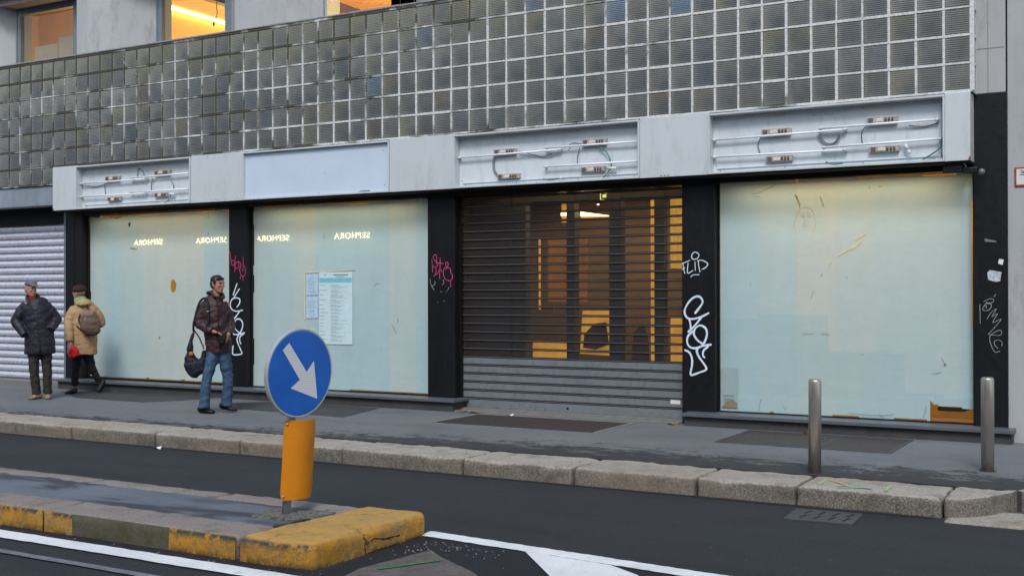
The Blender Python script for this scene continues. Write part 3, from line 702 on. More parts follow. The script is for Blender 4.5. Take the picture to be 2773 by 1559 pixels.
# scratches and doodles
s_ = MB(); strokes(s_, [[(-3.559, 2.406), (-3.523, 2.459), (-3.478, 2.475), (-3.406, 2.446), (-3.37, 2.364), (-3.362, 2.257), (-3.38, 2.168)],
  [(-3.559, 2.424), (-3.577, 2.344), (-3.614, 2.246)], [(-3.532, 2.405), (-3.415, 2.41)], [(-3.496, 2.404), (-3.478, 2.305), (-3.505, 2.288), (-3.451, 2.281)],
  [(-3.523, 2.378), (-3.496, 2.359), (-3.478, 2.377), (-3.523, 2.378)], [(-3.451, 2.385), (-3.424, 2.357), (-3.406, 2.379), (-3.451, 2.385)], [(-3.505, 2.264), (-3.451, 2.256)]], .0035, YW-.002)
s_.build('scratched_doodle', simple('ochre_scratch', (214, 204, 160), .7, var=.2, scale=30), F3)
s_ = MB(); strokes(s_, [[(-3.589, 2.623), (-3.541, 2.513), (-3.535, 2.468)], [(-3.308, 2.584), (-3.267, 2.476)], [(-3.107, 1.931), (-2.864, 2.067)],
  [(-3.054, 1.965), (-2.933, 2.024)], [(-2.968, 1.981), (-2.847, 2.092)], [(-2.924, 2.094), (-2.812, 2.161)], [(-3.195, 1.862), (-3.221, 1.818)], [(-3.542, 1.885), (-3.537, 1.858)]], .006, YW-.002)
strokes(s_, [[(-3.575, 2.60), (-3.53, 2.50)]], .011, YW-.003)
s_.build('scratches', simple('amber_scratch', (236, 212, 150), .7, var=.15, scale=30), F3)
s_ = MB(); strokes(s_, [[(-4.076, 2.645), (-3.954, 2.676), (-3.805, 2.742)], [(-4.066, 2.622), (-3.991, 2.614)], [(-3.283, 1.73), (-3.305, 1.694)], [(-3.382, 1.543), (-3.412, 1.454)],
  [(-3.509, 1.06), (-3.38, 1.067)], [(-3.303, 1.07), (-3.206, 1.061)], [(-4.107, 1.637), (-4.097, 1.609)], [(-4.007, .193), (-3.994, .276), (-3.979, .313)], [(-3.738, .26), (-3.702, .208), (-3.693, .245)],
  [(-3.017, 1.701), (-3.014, 1.674)], [(-2.034, .843), (-2.004, .765)], [(-2.137, .662), (-2.045, .682)], [(-2.19, .315), (-2.2, .267), (-2.221, .19)], [(-2.673, .21), (-2.641, .179)], [(-2.999, .205), (-2.673, .195), (-2.524, .218)], [(-2.866, .844), (-2.84, .851)]], .0024, YW-.002)
s_.build('dark_scuffs', simple('dark_scuff', (96, 106, 108), .8), F3)
s_ = MB(); s_.plate(oval(-2.0, .765, .012, .014, 8), YW-.004, YW-.002); s_.plate([(-14.215, 2.64), (-14.16, 2.645), (-14.165, 2.60), (-14.19, 2.575), (-14.21, 2.59)], YW-.004, YW-.002); s_.build('dark_scuffs', M['ink_d'], F1)
s_ = MB(); strokes(s_, [[(-12.50, 2.74), (-12.505, 2.64)], [(-12.50, 2.45), (-12.502, 2.38)]], .004, YW-.002); s_.build('dark_scuffs', M['ink_d'], F1)
s_ = MB(); strokes(s_, [[(-9.42, 1.62), (-9.38, 1.66), (-9.32, 1.65)], [(-9.12, 1.1), (-9.05, .98)], [(-9.02, 1.18), (-9.03, 1.12)], [(-10.3, 2.3), (-10.28, 2.38)]], .0035, YW-.002); s_.build('dark_scuffs', simple('grey_scuff', (112, 124, 122), .8), F2)
# faded paper with print inside the right window
pn = MB(); pn.plate([(-4.45, .20), (-4.255, .20), (-4.255, .655), (-4.455, .65)], YW-.0045, YW-.003); po = pn.build('faded_notice', simple('faded_notice_paper', (146, 166, 166), .7, var=.06), F3)
pn = MB(); pn.plate([(-4.44, .2), (-4.26, .2), (-4.265, .26), (-4.31, .29), (-4.40, .27)], YW-.0065, YW-.005); pn.build('torn_corner', simple('brown_paper', (134, 118, 96), .7), po)
pn = MB()
random.seed(3)
for k, (za, n) in enumerate(((.325, 9), (.285, 12), (.262, 7))):
    for i in range(n):
        x = -4.425+.125*i/n; pn.plate([(x, za), (x+.008, za), (x+.008, za+.022-.004*k), (x, za+.022-.004*k)], YW-.0068, YW-.005)
pn.build('print', M['ink_d'], po)

# graffiti on pillars (children of the pillars)
def graf(par, lst, r, m, name='graffiti'): s = MB(); strokes(s, lst, r, YF-.002); return s.build(name, m, par)
graf(P3, [[(-4.723, 1.292), (-4.676, 1.349), (-4.634, 1.416), (-4.663, 1.473), (-4.723, 1.478), (-4.794, 1.427), (-4.854, 1.325), (-4.836, 1.246), (-4.771, 1.219), (-4.664, 1.242), (-4.564, 1.288)],
 [(-4.801, 1.224), (-4.783, 1.157), (-4.783, 1.089)], [(-4.652, 1.237), (-4.729, 1.146), (-4.807, 1.072)], [(-4.753, 1.078), (-4.813, 1.021), (-4.825, .953), (-4.795, .897), (-4.724, .882), (-4.629, .912), (-4.535, .927)],
 [(-4.629, .929), (-4.7, .978), (-4.742, 1.045), (-4.724, 1.112), (-4.664, 1.147), (-4.599, 1.114), (-4.582, 1.047), (-4.606, .968), (-4.641, .917)],
 [(-4.849, .856), (-4.796, .829), (-4.766, .762), (-4.766, .684), (-4.784, .587), (-4.761, .571), (-4.677, .602), (-4.601, .632), (-4.595, .666), (-4.642, .732), (-4.689, .798), (-4.706, .865), (-4.665, .9)],
 [(-4.571, .902), (-4.624, .856), (-4.63, .8), (-4.612, .778)]], .0135, M['spray'])
graf(P3, [[(-4.695, 1.984), (-4.727, 1.996), (-4.763, 1.969), (-4.763, 1.923), (-4.727, 1.912), (-4.686, 1.933), (-4.68, 1.973), (-4.704, 1.984)], [(-4.885, 1.868), (-4.841, 1.88), (-4.793, 1.899)], [(-4.875, 1.869), (-4.865, 1.806), (-4.853, 1.75)],
 [(-4.882, 1.797), (-4.853, 1.817)], [(-4.811, 1.868), (-4.817, 1.755), (-4.752, 1.782)], [(-4.727, 1.883), (-4.722, 1.782)], [(-4.686, 1.888), (-4.68, 1.832), (-4.665, 1.765)], [(-4.695, 1.894), (-4.639, 1.899), (-4.571, 1.859), (-4.598, 1.814), (-4.639, 1.796)],
 [(-4.776, 1.709), (-4.746, 1.732), (-4.675, 1.733)]], .006, M['spray'], 'small_graffiti')
graf(P1, [[(-11.812, 1.669), (-11.851, 1.588), (-11.885, 1.507)], [(-11.771, 1.588), (-11.82, 1.53), (-11.867, 1.474)], [(-11.813, 1.327), (-11.766, 1.379), (-11.758, 1.437), (-11.812, 1.46), (-11.898, 1.448), (-11.944, 1.379), (-11.929, 1.309), (-11.859, 1.269), (-11.774, 1.269), (-11.705, 1.281)],
 [(-11.913, 1.268), (-11.89, 1.193), (-11.886, 1.135)], [(-11.766, 1.258), (-11.851, 1.17), (-11.929, 1.099)], [(-11.859, 1.123), (-11.921, 1.053), (-11.929, .983), (-11.883, .931), (-11.774, .927), (-11.667, .952)],
 [(-11.759, .945), (-11.836, .996), (-11.867, 1.065), (-11.836, 1.135), (-11.766, 1.153), (-11.705, 1.102), (-11.71, 1.021), (-11.751, .945)], [(-11.886, .757), (-11.898, .693), (-11.883, .629), (-11.721, .645), (-11.744, .708), (-11.79, .788), (-11.813, .857), (-11.782, .916)],
 [(-11.682, .935), (-11.751, .893), (-11.759, .835), (-11.736, .789)]], .0115, M['spray'])
graf(P1, [[(-11.952, 2.141), (-11.936, 2.054), (-11.921, 1.96)], [(-11.843, 2.075), (-11.848, 1.959), (-11.859, 1.843)], [(-11.913, 1.995), (-11.889, 2.018), (-11.858, 1.994), (-11.882, 1.937), (-11.921, 1.955)], [(-11.874, 1.937), (-11.828, 1.971), (-11.781, 1.993), (-11.781, 1.924), (-11.82, 1.884), (-11.843, 1.913)],
 [(-11.789, 1.982), (-11.743, 1.97), (-11.75, 1.889), (-11.774, 1.871)], [(-11.696, 2.067), (-11.689, 1.957), (-11.7, 1.853)], [(-11.743, 1.946), (-11.758, 1.866), (-11.72, 1.784), (-11.658, 1.795), (-11.651, 1.887), (-11.689, 1.951)], [(-11.735, 1.796), (-11.751, 1.738)], [(-11.694, 1.784), (-11.694, 1.715)]], .0055, M['pink'], 'pink_graffiti')
graf(P2, [[(-8.388, 1.971), (-8.381, 1.906), (-8.375, 1.804)], [(-8.378, 1.89), (-8.333, 1.865), (-8.282, 1.904)], [(-8.327, 1.862), (-8.317, 1.83), (-8.33, 1.776), (-8.353, 1.747)],
 [(-8.314, 1.91), (-8.317, 1.943), (-8.31, 2.001), (-8.333, 2.031), (-8.359, 2.013), (-8.362, 1.981), (-8.333, 1.948), (-8.288, 1.921)], [(-8.257, 1.987), (-8.255, 1.904), (-8.263, 1.797), (-8.264, 1.717)], [(-8.294, 1.921), (-8.205, 1.914)], [(-8.34, 1.76), (-8.295, 1.787), (-8.256, 1.829), (-8.218, 1.802)],
 [(-8.167, 1.833), (-8.141, 1.87), (-8.129, 1.908), (-8.154, 1.932), (-8.173, 1.903), (-8.154, 1.865)], [(-8.205, 1.796), (-8.199, 1.839), (-8.16, 1.86), (-8.116, 1.854), (-8.091, 1.827), (-8.094, 1.795), (-8.072, 1.774), (-8.063, 1.731), (-8.085, 1.694), (-8.123, 1.686), (-8.173, 1.711), (-8.202, 1.759), (-8.205, 1.796)],
 [(-8.094, 1.689), (-8.088, 1.611)]], .006, M['pink'], 'pink_graffiti')
graf(P2, [[(-8.417, 1.707), (-8.404, 1.648), (-8.356, 1.569)], [(-8.395, 1.61), (-8.346, 1.637), (-8.333, 1.663), (-8.343, 1.68)], [(-8.12, 1.603), (-8.136, 1.571), (-8.161, 1.542)], [(-8.212, 1.7), (-8.196, 1.663), (-8.228, 1.631)], [(-8.25, 1.54), (-8.231, 1.548)], [(-8.203, 1.422), (-8.19, 1.427)], [(-8.30, 1.41), (-8.293, 1.40)]], .0038, M['chalk'], 'scratched_marks')
graf(P4, [[(-1.606, 1.428), (-1.546, 1.458), (-1.509, 1.448), (-1.519, 1.423), (-1.574, 1.413)], [(-1.574, 1.423), (-1.606, 1.373), (-1.611, 1.343), (-1.565, 1.339), (-1.533, 1.373), (-1.537, 1.403), (-1.569, 1.408)], [(-1.583, 1.393), (-1.579, 1.363)],
 [(-1.57, 1.254), (-1.537, 1.314), (-1.482, 1.354), (-1.528, 1.274), (-1.473, 1.305), (-1.519, 1.215), (-1.441, 1.251), (-1.492, 1.176), (-1.561, 1.096)], [(-1.561, 1.096), (-1.501, 1.087), (-1.446, 1.088), (-1.435, 1.127), (-1.464, 1.137), (-1.538, 1.086), (-1.546, 1.026), (-1.52, .948), (-1.493, .914), (-1.451, .925)],
 [(-1.47, .951), (-1.502, .988), (-1.501, 1.027), (-1.465, 1.038), (-1.433, 1.019), (-1.433, .979)], [(-1.507, 1.478), (-1.491, 1.502)], [(-1.641, 1.403), (-1.638, 1.209)]], .0032, M['chalk'], 'scratched_tag')
def sticker(poly, label, m=M['paper']):
    s = MB(); s.plate(poly, YF-.003, YF-.0005); return tag(s.build('sticker', m), label, 'sticker', 'stickers on the right black pillar')
sticker([(-1.595, 2.075), (-1.485, 2.05), (-1.48, 2.032), (-1.59, 2.042)], 'narrow grey torn strip of sticker, topmost on the right black pillar', simple('torn_sticker_grey', (104, 106, 108), .7, var=.4, scale=50))
sticker([(-1.457, 1.862), (-1.413, 1.857), (-1.424, 1.802), (-1.467, 1.818)], 'tiny square white sticker on the right black pillar, above the torn one')
sticker([(-1.568, 1.725), (-1.545, 1.752), (-1.435, 1.728), (-1.447, 1.637), (-1.49, 1.63), (-1.562, 1.653)], 'large torn silvery white sticker on the right black pillar', simple('torn_sticker_silver', (176, 182, 190), .5, var=.4, scale=30))

# right side walls
b = MB(); b.bbox(-1.685, -1.392, YF+.006, 13.2, 3.563, 9.5, .006); b.build('wall', M['concrete'], B)
b = MB(); b.box(-1.374, 3.0, YF+.022, 13.2, -.05, 9.5); b.build('wall', M['concrete'], B)
b = MB(); b.box(-1.56, -1.552, YF+.003, YF+.02, 3.57, 9.5); b.box(-1.68, -1.40, YF+.002, YF+.02, 4.02, 4.026); b.parts('wall_joint', M['concrete_d'], B)
b = MB(); b.box(-17.6+.0, -1.70, 12.95, 13.1, 3.17, 3.9); b.build('wall', M['void'], B)

# fascia between the light boxes
boxes = [(-14.95, -12.468), (-11.44, -8.874), (-7.866, -5.302), (-4.46, -1.934)]
edges = [-15.513]+[e for bx_ in boxes for e in bx_]+[-1.692]
b = MB()
for a, c in zip(edges[::2], edges[1::2]): b.bbox(a, c, YS, YF-.002, 2.858, 3.552, .004)
fs = b.parts('sign_fascia', M['fascia'], B)[2]
b = MB(); b.box(-15.51, -1.70, YS+.10, YF-.004, 3.50, 3.54); b.build('fascia_top', M['fascia'], B)
b = MB()
for x in (-1.70, -15.50): b.plate([(x-.012, 2.86), (x+.014, 2.86), (x+.006, 2.905), (x-.004, 2.89)], YS-.0012, YS)
for x in (-4.95, -4.99, -5.04): b.plate(oval(x, 2.875, .012, .007, 7), YS-.0015, YS-.0002)
for k in range(16): b.plate(oval(-12.2+.75*random.random(), 2.885+.02*random.random(), .004, .005, 6), YS-.0015, YS-.0002)
b.parts('rust_spots', simple('rust', (112, 62, 48), .8, var=.3, scale=30), fs)
# light boxes: things of their own
YT = 12.385
def light_box(x0, x1, label, panel=False, tubes=(), ballasts=(), cables=(), greens=(), plugs=()):
    cx = (x0+x1)/2; t = thing('sign_light_box', label, 'light box', (cx, YS, 2.858), group='four sign light boxes along the grey fascia')
    X = (x1-x0)/2-.001; H = .682; d0, d1 = -.028, .125
    f = MB(); f.bbox(-X, X, d0, d1, H-.022, H, .003); f.bbox(-X, X, d0, d1, 0, .022, .003); f.bbox(-X, -X+.018, d0+.002, d1, .022, H-.022, .003); f.bbox(X-.018, X, d0+.002, d1, .022, H-.022, .003)
    f.build('frame', M['fascia'], t)
    yb = .02 if panel else .105
    f = MB(); f.box(-X+.018, X-.018, yb, yb+.01, .022, H-.022); f.build('back_panel', M['lightpan'] if panel else M['fascia_in'], t)
    sc = MB()
    def scr(x, z, y=yb): sc.cyl((x, y-.004, z), (x, y, z), .006, 6)
    if panel:
        for x, z in ((-X+.1, .08), (-X+.09, H-.1), (X-.1, .1), (X-.11, H-.12), (.18, .31), (0.05, .04), (.08, .043)): scr(x, z)
        gs = MB(); gs.plate([(.75, .03), (.95, .032), (.93, .045), (.80, .042)], yb-.003, yb-.001); gs.build('green_smear', M['green'], t)
    else:
        for x in (-X+.1, -X/3, X/3, X-.12): scr(x, H-.05-.0, yb); scr(x, .045)
        for z in (.10, H-.1): scr(-X+.05, z); scr(X-.05, z)
        ru = MB(); ru.bbox(-X+.06, X-.07, yb-.016, yb-.001, .066, .078, .002); ru.bbox(-X+.07, X-.08, yb-.006, yb-.0015, .0785, .086, .002); ru.bbox(X-.062, X-.052, yb-.008, yb-.001, .07, H-.09, .002); ru.box(-X+.065, -X+.069, yb-.003, yb-.001, .088, H-.1); ru.build('inner_rail', M['fascia_in'], t)
    sc.build('screws', M['screw'], t)
    def L(p): return (p[0]-cx, YT-YS, p[1]-2.858)
    for a, c in tubes:
        A, Cc = L(a), L(c); u = MB(); u.cyl(A, Cc, .0125, 10); tb = u.build('fluorescent_tube', M['tube'], t)
        u = MB()
        for q, s in ((A, 1), (Cc, -1)):
            u.cyl(q, (q[0]+s*.035, q[1], q[2]+s*(Cc[2]-A[2])*.02), .0155, 10); u.box(q[0]+(.0 if s > 0 else -.02), q[0]+(.02 if s > 0 else 0), q[1]+.005, yb, q[2]-.014, q[2]+.010)
        u.parts('lamp_holder', M['cap'], tb)
    for (xa, xb, z) in ballasts:
        a = L((xa, z)); wd = xb-xa; z0 = a[2]; u = MB(); u.bbox(a[0], a[0]+wd, .055, yb-.002, z0, z0+.062, .004); bo_ = u.build('ballast', M['ballast'], t)
        u = MB(); u.bbox(a[0]+.02, a[0]+.07, .048, .056, z0+.008, z0+.052, .003)
        for k in range(3): u.cyl((a[0]+wd*.62+.035*k, .052, z0+.012), (a[0]+wd*.62+.035*k, .052, z0+.05), .011, 8)
        u.build('ballast_parts', M['ballast_d'], bo_)
        u = MB(); u.bbox(a[0]+wd*.3, a[0]+wd*.55, .050, .0545, z0+.012, z0+.048, .002); u.build('label_plate', M['ballast_l'], bo_)
    for pts in cables: u = MB(); u.tube([(x-cx, .07+.02*math.sin(i), z-2.858) for i, (x, z) in enumerate(pts)], .006, 6); u.build('cable', M['cable'], t)
    for pts in greens: u = MB(); u.tube([(x-cx, .06, z-2.858) for i, (x, z) in enumerate(pts)], .0075, 6); u.build('green_cable', M['green'], t)
    for (xa, za), (xb, zb) in plugs: u = MB(); u.cyl((xa-cx, .05, za-2.858), (xb-cx, .05, zb-2.858), .017, 8); u.build('connector', M['cap'], t)
    return t
light_box(*boxes[0], 'leftmost sign light box, open, with bare tubes, nearest the standing couple', tubes=[((-14.93, 3.267), (-13.453, 3.272)), ((-13.786, 3.297), (-12.53, 3.309)), ((-14.93, 3.061), (-13.468, 3.052)), ((-13.801, 3.077), (-12.53, 3.076))],
  ballasts=[(-14.366, -14.053, 3.290), (-13.292, -12.968, 3.325), (-14.317, -14.03, 2.965), (-13.292, -13.028, 2.985)],
  cables=[[(-14.382, 3.266), (-14.406, 3.177), (-14.39, 3.076)], [(-13.33, 3.274), (-13.384, 3.195), (-13.384, 3.097)], [(-12.961, 3.233), (-12.916, 3.161), (-12.916, 3.086)], [(-13.66, 3.319), (-13.664, 3.44), (-13.56, 3.39), (-13.529, 3.322)], [(-14.85, 3.24), (-14.6, 3.21), (-14.35, 3.25)]],
  greens=[[(-12.946, 3.001), (-12.983, 2.938), (-13.073, 2.885)]], plugs=[((-12.976, 3.02), (-12.87, 3.009))])
light_box(*boxes[1], 'second sign light box from the left, still closed by a plain pale blue panel', panel=True)
light_box(*boxes[2], 'third sign light box, open with three bare tubes, above the see-through door shutter', tubes=[((-7.84, 3.253), (-6.365, 3.267)), ((-6.573, 3.299), (-5.33, 3.296)), ((-6.592, 3.068), (-5.33, 3.065))],
  ballasts=[(-7.319, -6.998, 3.265), (-6.083, -5.759, 3.305), (-7.268, -6.948, 2.952), (-6.101, -5.784, 2.975)],
  cables=[[(-7.319, 3.246), (-7.345, 3.164), (-7.332, 3.063), (-7.268, 3.003)], [(-7.30, 3.246), (-7.325, 3.164), (-7.312, 3.063), (-7.25, 3.0)], [(-6.113, 3.28), (-6.155, 3.181), (-6.155, 3.079)], [(-6.96, 3.285), (-6.809, 3.243), (-6.647, 3.2), (-6.524, 3.214), (-6.475, 3.238)], [(-6.28, 3.29), (-6.22, 3.34), (-6.1, 3.32)]],
  greens=[[(-5.865, 3.275), (-5.76, 3.199), (-5.702, 3.08), (-5.702, 3.006), (-5.801, 2.895)], [(-6.611, 2.924), (-6.513, 2.903), (-6.366, 2.923)]], plugs=[((-5.737, 3.006), (-5.63, 2.997)), ((-6.38, 2.915), (-6.34, 2.935))])
lb4 = light_box(*boxes[3], 'rightmost and longest open sign light box with four bare tubes, above the large right window', tubes=[((-4.43, 3.25), (-2.94, 3.263)), ((-3.228, 3.295), (-2.004, 3.299)), ((-4.43, 3.057), (-2.94, 3.047)), ((-3.196, 3.087), (-1.98, 3.099))],
  ballasts=[(-3.872, -3.54, 3.268), (-2.73, -2.412, 3.31), (-3.822, -3.525, 2.968), (-2.705, -2.398, 3.002)],
  cables=[[(-3.872, 3.253), (-3.918, 3.167), (-3.895, 3.076)], [(-3.25, 3.226), (-3.185, 3.135), (-3.11, 3.114), (-3.046, 3.142), (-2.998, 3.235)], [(-3.235, 3.23), (-3.175, 3.148), (-3.11, 3.128), (-3.056, 3.15), (-3.01, 3.235)], [(-2.74, 3.281), (-2.787, 3.22), (-2.777, 3.103)], [(-2.3, 3.26), (-2.15, 3.24), (-2.02, 3.27)]],
  greens=[[(-1.955, 3.15), (-1.985, 3.019), (-2.064, 2.952), (-2.163, 2.896)], [(-3.16, 2.93), (-3.08, 2.90), (-2.98, 2.905)]], plugs=[((-2.335, 3.062), (-2.31, 3.01)), ((-2.305, 3.0), (-2.285, 2.965))])
u = MB(); strokes(u, [[(-3.315, 3.452), (-3.29, 3.44), (-3.28, 3.46)], [(-3.265, 3.445), (-3.255, 3.46)], [(-3.235, 3.47), (-3.225, 3.43)], [(-3.19, 3.445), (-3.17, 3.455), (-3.16, 3.44), (-3.14, 3.452), (-3.12, 3.44), (-3.09, 3.45)]], .0022, 12.438)
wo = u.build('pencil_writing', M['screw'], None); wo.parent = lb4; wo.matrix_parent_inverse = Matrix.Translation(-lb4.location)
u = MB(); u.cyl((-1.966, 12.432, 2.925), (-1.966, 12.4385, 2.925), .020, 12); ho = u.build('cable_hole', M['void'], None); ho.parent = lb4; ho.matrix_parent_inverse = Matrix.Translation(-lb4.location)

# see-through door shutter
b = MB(); b.box(-8.03, -7.99, 12.70, 12.80, .036, 2.86); b.box(-4.925, -4.889, 12.70, 12.80, .036, 2.86); b.parts('shutter_guide', M['blackm'], B)
pitch = .1085; zb = .155; ks = 0
sol = MB(); cl = MB(); dk = MB(); rod = MB()
sol.bbox(-7.99, -4.925, YD-.012, YD+.02, .037, zb-.014, .004)
zc = zb
while zc < 2.9:
    dk.box(-7.99, -4.925, YD-.011, YD+.012, zc-.0142, zc+.0142); rod.bbox(-7.988, -4.927, YD-.017, YD-.0095, zc-.004, zc+.004, .002)
    if zc < .60: sol.bbox(-7.989, -4.926, YD-.010, YD+.010, zc+.0145, zc+pitch-.0145, .006)
    else: cl.box(-7.989, -4.926, YD+.001, YD+.004, zc+.0142, zc+pitch-.0142)
    zc += pitch
RS = sol.build('roller_shutter', M['shut_g'], B); cl.build('clear_slats', M['poly'], RS); dk.build('slat_joints', M['blackm'], RS); rod.build('slat_hinges', M['shut_rod'], RS)
u = MB(); u.bbox(-6.47, -6.44, YD-.02, YD-.0125, .075, .10, .004); u.build('lock', M['blackm'], RS)
u = MB(); u.plate([(-5.09, .21), (-4.965, .208), (-4.965, .255), (-5.09, .258)], YD-.013, YD-.011); u.build('label_sticker', M['paper'], RS)
# shop interior behind the shutter
IN = MB(); IN.box(-8.6, -4.4, 16.5, 16.6, 0, 3.2); IN.box(-11, -10.9, 13.52, 16.5, 0, 3.2); IN.box(-4.3, -4.2, 13.52, 16.5, 0, 3.2); IN.box(-11, -8.6, 16.48, 16.6, 0, 3.2)
IN.parts('interior_wall', M['brownwall'], B)
u = MB(); u.box(-11, -4.3, 13.11, 16.48, 3.12, 3.16); u.build('interior_ceiling', M['brown'], B)
u = MB(); u.box(-8.40, -4.52, 12.82, 16.48, -.04, .003); u.build('interior_floor', M['brown'], B)
u = MB()
for a, c in ((-7.70, -7.50), (-6.88, -6.76), (-6.26, -6.09), (-5.63, -5.50)): u.box(a, c, 13.55, 13.68, 0, 3.1)
u.box(-7.5, -4.3, 13.56, 13.62, 2.75, 2.86); u.box(-10.9, -7.72, 13.5, 13.6, 0, 3.1) ; u.parts('interior_column', M['navy'], B)
u = MB(); u.plate([(-5.70, .02), (-5.632, .02), (-5.632, 2.72), (-5.70, 2.72)], 13.6, 13.62); u.plate([(-6.74, .72), (-6.27, .70), (-6.27, 1.29), (-6.70, 1.29), (-6.72, 1.0)], 13.66, 13.68); u.plate([(-7.5, .1), (-6.89, .1), (-6.89, .86), (-7.5, .86)], 13.75, 13.77); u.plate([(-5.49, .0), (-5.0, .0), (-5.0, 1.2), (-5.49, 1.2)], 13.75, 13.77); u.parts('self_glowing_panel', M['amber'], B)  # panels glow by themselves to imitate wall parts lit by lamps
u = MB(); u.plate([(-5.49, 1.84), (-4.9, 1.80), (-4.9, 2.73), (-5.49, 2.73)], 13.75, 13.77); u.build('self_glowing_glass_panel', M['amber_t'], B)  # pane brightened by its own emission
u = MB()
for a, c in ((-7.25, -6.89), (-6.75, -6.27), (-6.08, -5.64)): u.plate([(a, 2.88), (c, 2.88), (c, 2.96), (a, 2.96)], 13.72, 13.74)
u.plate([(-7.5, 1.4), (-6.9, 1.4), (-6.9, 2.27), (-7.5, 2.27)], 14.2, 14.22); u.parts('dim_self_glowing_panel', M['amber_d'], B)  # faint emission imitates weakly lit strips and wall
u = MB(); u.plate([(-7.49, 1.3), (-7.46, 1.3), (-7.46, 2.27), (-7.49, 2.27)], 13.9, 13.91); u.build('self_glowing_edge', M['amber'], B)  # narrow strip with added glow, not a lamp
u = MB(); u.plate([(-7.04, 2.56), (-6.885, 2.56), (-6.885, 2.61), (-7.04, 2.61)], 13.7, 13.71); u.plate([(-6.75, 2.545), (-6.27, 2.53), (-6.75, 2.605)], 13.7, 13.71); u.parts('ceiling_light', M['strip'], B)
u = MB(); u.plate([(-7.04, 2.47), (-6.885, 2.47), (-6.885, 2.72), (-7.04, 2.72)], 13.72, 13.73); u.plate([(-6.75, 2.50), (-6.27, 2.52), (-6.75, 2.6)], 13.72, 13.73); u.parts('self_glowing_soffit', M['amber'], B)  # glow around the ceiling lights put in as emissive plates
u = MB(); u.plate(oval(-6.49, 2.69, .016, .008, 8), 13.7, 13.71); u.plate(oval(-6.93, 2.70, .012, .006, 8), 13.69, 13.695); u.parts('spotlight', M['lampw'], B)
u = MB(); 
for q in ([(-6.365, 2.73), (-6.355, 2.73), (-6.355, 2.83), (-6.365, 2.83)], [(-6.355, 2.82), (-6.27, 2.81), (-6.27, 2.83), (-6.355, 2.83)], [(-6.355, 2.73), (-6.27, 2.722), (-6.27, 2.732), (-6.355, 2.74)], [(-6.33, 2.76), (-6.28, 2.76), (-6.28, 2.80), (-6.33, 2.80)]): u.plate(q, 13.5, 13.51)
u.build('lit_exit_box', emis('lit_pale_green', (220, 226, 130), 1.0), B)
u = MB()
for q in ([(-6.66, .98), (-6.52, 1.12), (-6.35, 1.14), (-6.3, .85), (-6.5, .78), (-6.68, .8)], [(-6.0, .5), (-5.95, 1.02), (-5.82, 1.12), (-5.75, .95), (-5.73, .5)], [(-7.4, .3), (-7.1, .5), (-6.95, .3)]): u.plate(q, 13.63, 13.64)
u.build('interior_fittings', M['brown'], B)
def alight(name, loc, sx, sy, e, col, rot=(0, 0, 0), par=B):
    la = bpy.data.lights.new(name, 'AREA'); la.shape = 'RECTANGLE'; la.size = sx; la.size_y = sy; la.energy = e; la.color = col
    lo = bpy.data.objects.new(name, la); C.objects.link(lo); lo.location = loc; lo.rotation_euler = rot; lo.parent = par
alight('shop_lamp', (-6.8, 15.0, 3.05), 3, 1.5, 60, (1, .62, .3)); alight('shop_lamp', (-6.5, 13.2, 3.05), 2.6, .3, 9, (1, .62, .3))

# upper floor: splayed piers, frames, glass, rooms
pr = MB()
for i in range(-2, 4):
    x = -15.46+3.46*i; pr.prism([(x, 12.76), (x+.255, 12.76), (x+1.38, 13.2), (x+1.38, 13.5), (x-.5, 13.5), (x-.5, 13.2)], 4.2, 6.62)
pr.parts('pier', M['concrete'], B)
pr = MB(); pr.box(-26, -1.7, 12.74, 13.5, 6.62, 9.5); pr.build('upper_wall', M['concrete_d'], B)
for x0 in (-17.55, -14.10, -10.78, -7.3, -20.9):
    x1 = x0+1.62; f = MB()
    if abs(x0+10.78) < .01: x1 = -8.55
    if abs(x0+7.3) < .1: x1 = -5.1
    f.bbox(x0, x0+.13, 13.18, 13.26, 4.2, 6.6, .006); f.bbox(x1-.13, x1, 13.18, 13.26, 4.2, 6.6, .006); f.box(x0+.13, x1-.13, 13.181, 13.259, 6.40, 6.6); f.box(x0+.03, x0+.05, 13.172, 13.18, 4.2, 6.6)
    if x1-x0 > 2: f.bbox(-9.46, -9.30, 13.18, 13.26, 4.2, 6.4, .005); f.bbox(-9.20, -9.06, 13.18, 13.26, 4.2, 6.4, .005); f.box(-9.30, -9.20, 13.2, 13.24, 4.2, 6.4)
    wf = f.build('upper_window', M['frame'], B)
    p = MB(); p.add([(x0+.13, 13.22, 4.2), (x1-.13, 13.22, 4.2), (x1-.13, 13.22, 6.4), (x0+.13, 13.22, 6.4)], [(0, 1, 2, 3)]); p.build('pane', M['glass'], wf)
b = MB(); b.box(-17.6, -15.98, 12.85, 13.17, 6.50, 6.61); b.box(-17.6, -15.98, 12.83, 12.85, 6.49, 6.70); b.build('blind_box', simple('dark_blind_box', (96, 84, 88), .6, dirt=(60, 40, 46), dirtamt=.7), B)
def room(xa, xb, m, mc, ld, e, z1=6.9, yb=17.0):
    r = MB(); r.box(xa, xa+.05, 13.51, yb, 3.6, z1); r.box(xb-.05, xb, 13.51, yb, 3.6, z1); r.box(xa+.05, xb-.05, yb, yb+.1, 3.6, z1); ro = r.build('upper_room_wall', m, B)
    r = MB(); r.box(xa, xb, 13.51, yb+.1, z1+.005, z1+.08); r.build('upper_room_ceiling', mc, ro)
    r = MB(); r.box(xa, xb, 13.51, yb+.1, 3.5, 3.6); r.build('upper_room_floor', mc, ro)
    la = bpy.data.lights.new('room_lamp', 'POINT'); la.energy = e; la.color = ld; la.shadow_soft_size = .25
    lo = bpy.data.objects.new('room_lamp', la); C.objects.link(lo); lo.location = ((xa+xb)/2, (13.5+yb)/2, 5.0); lo.parent = ro; return ro
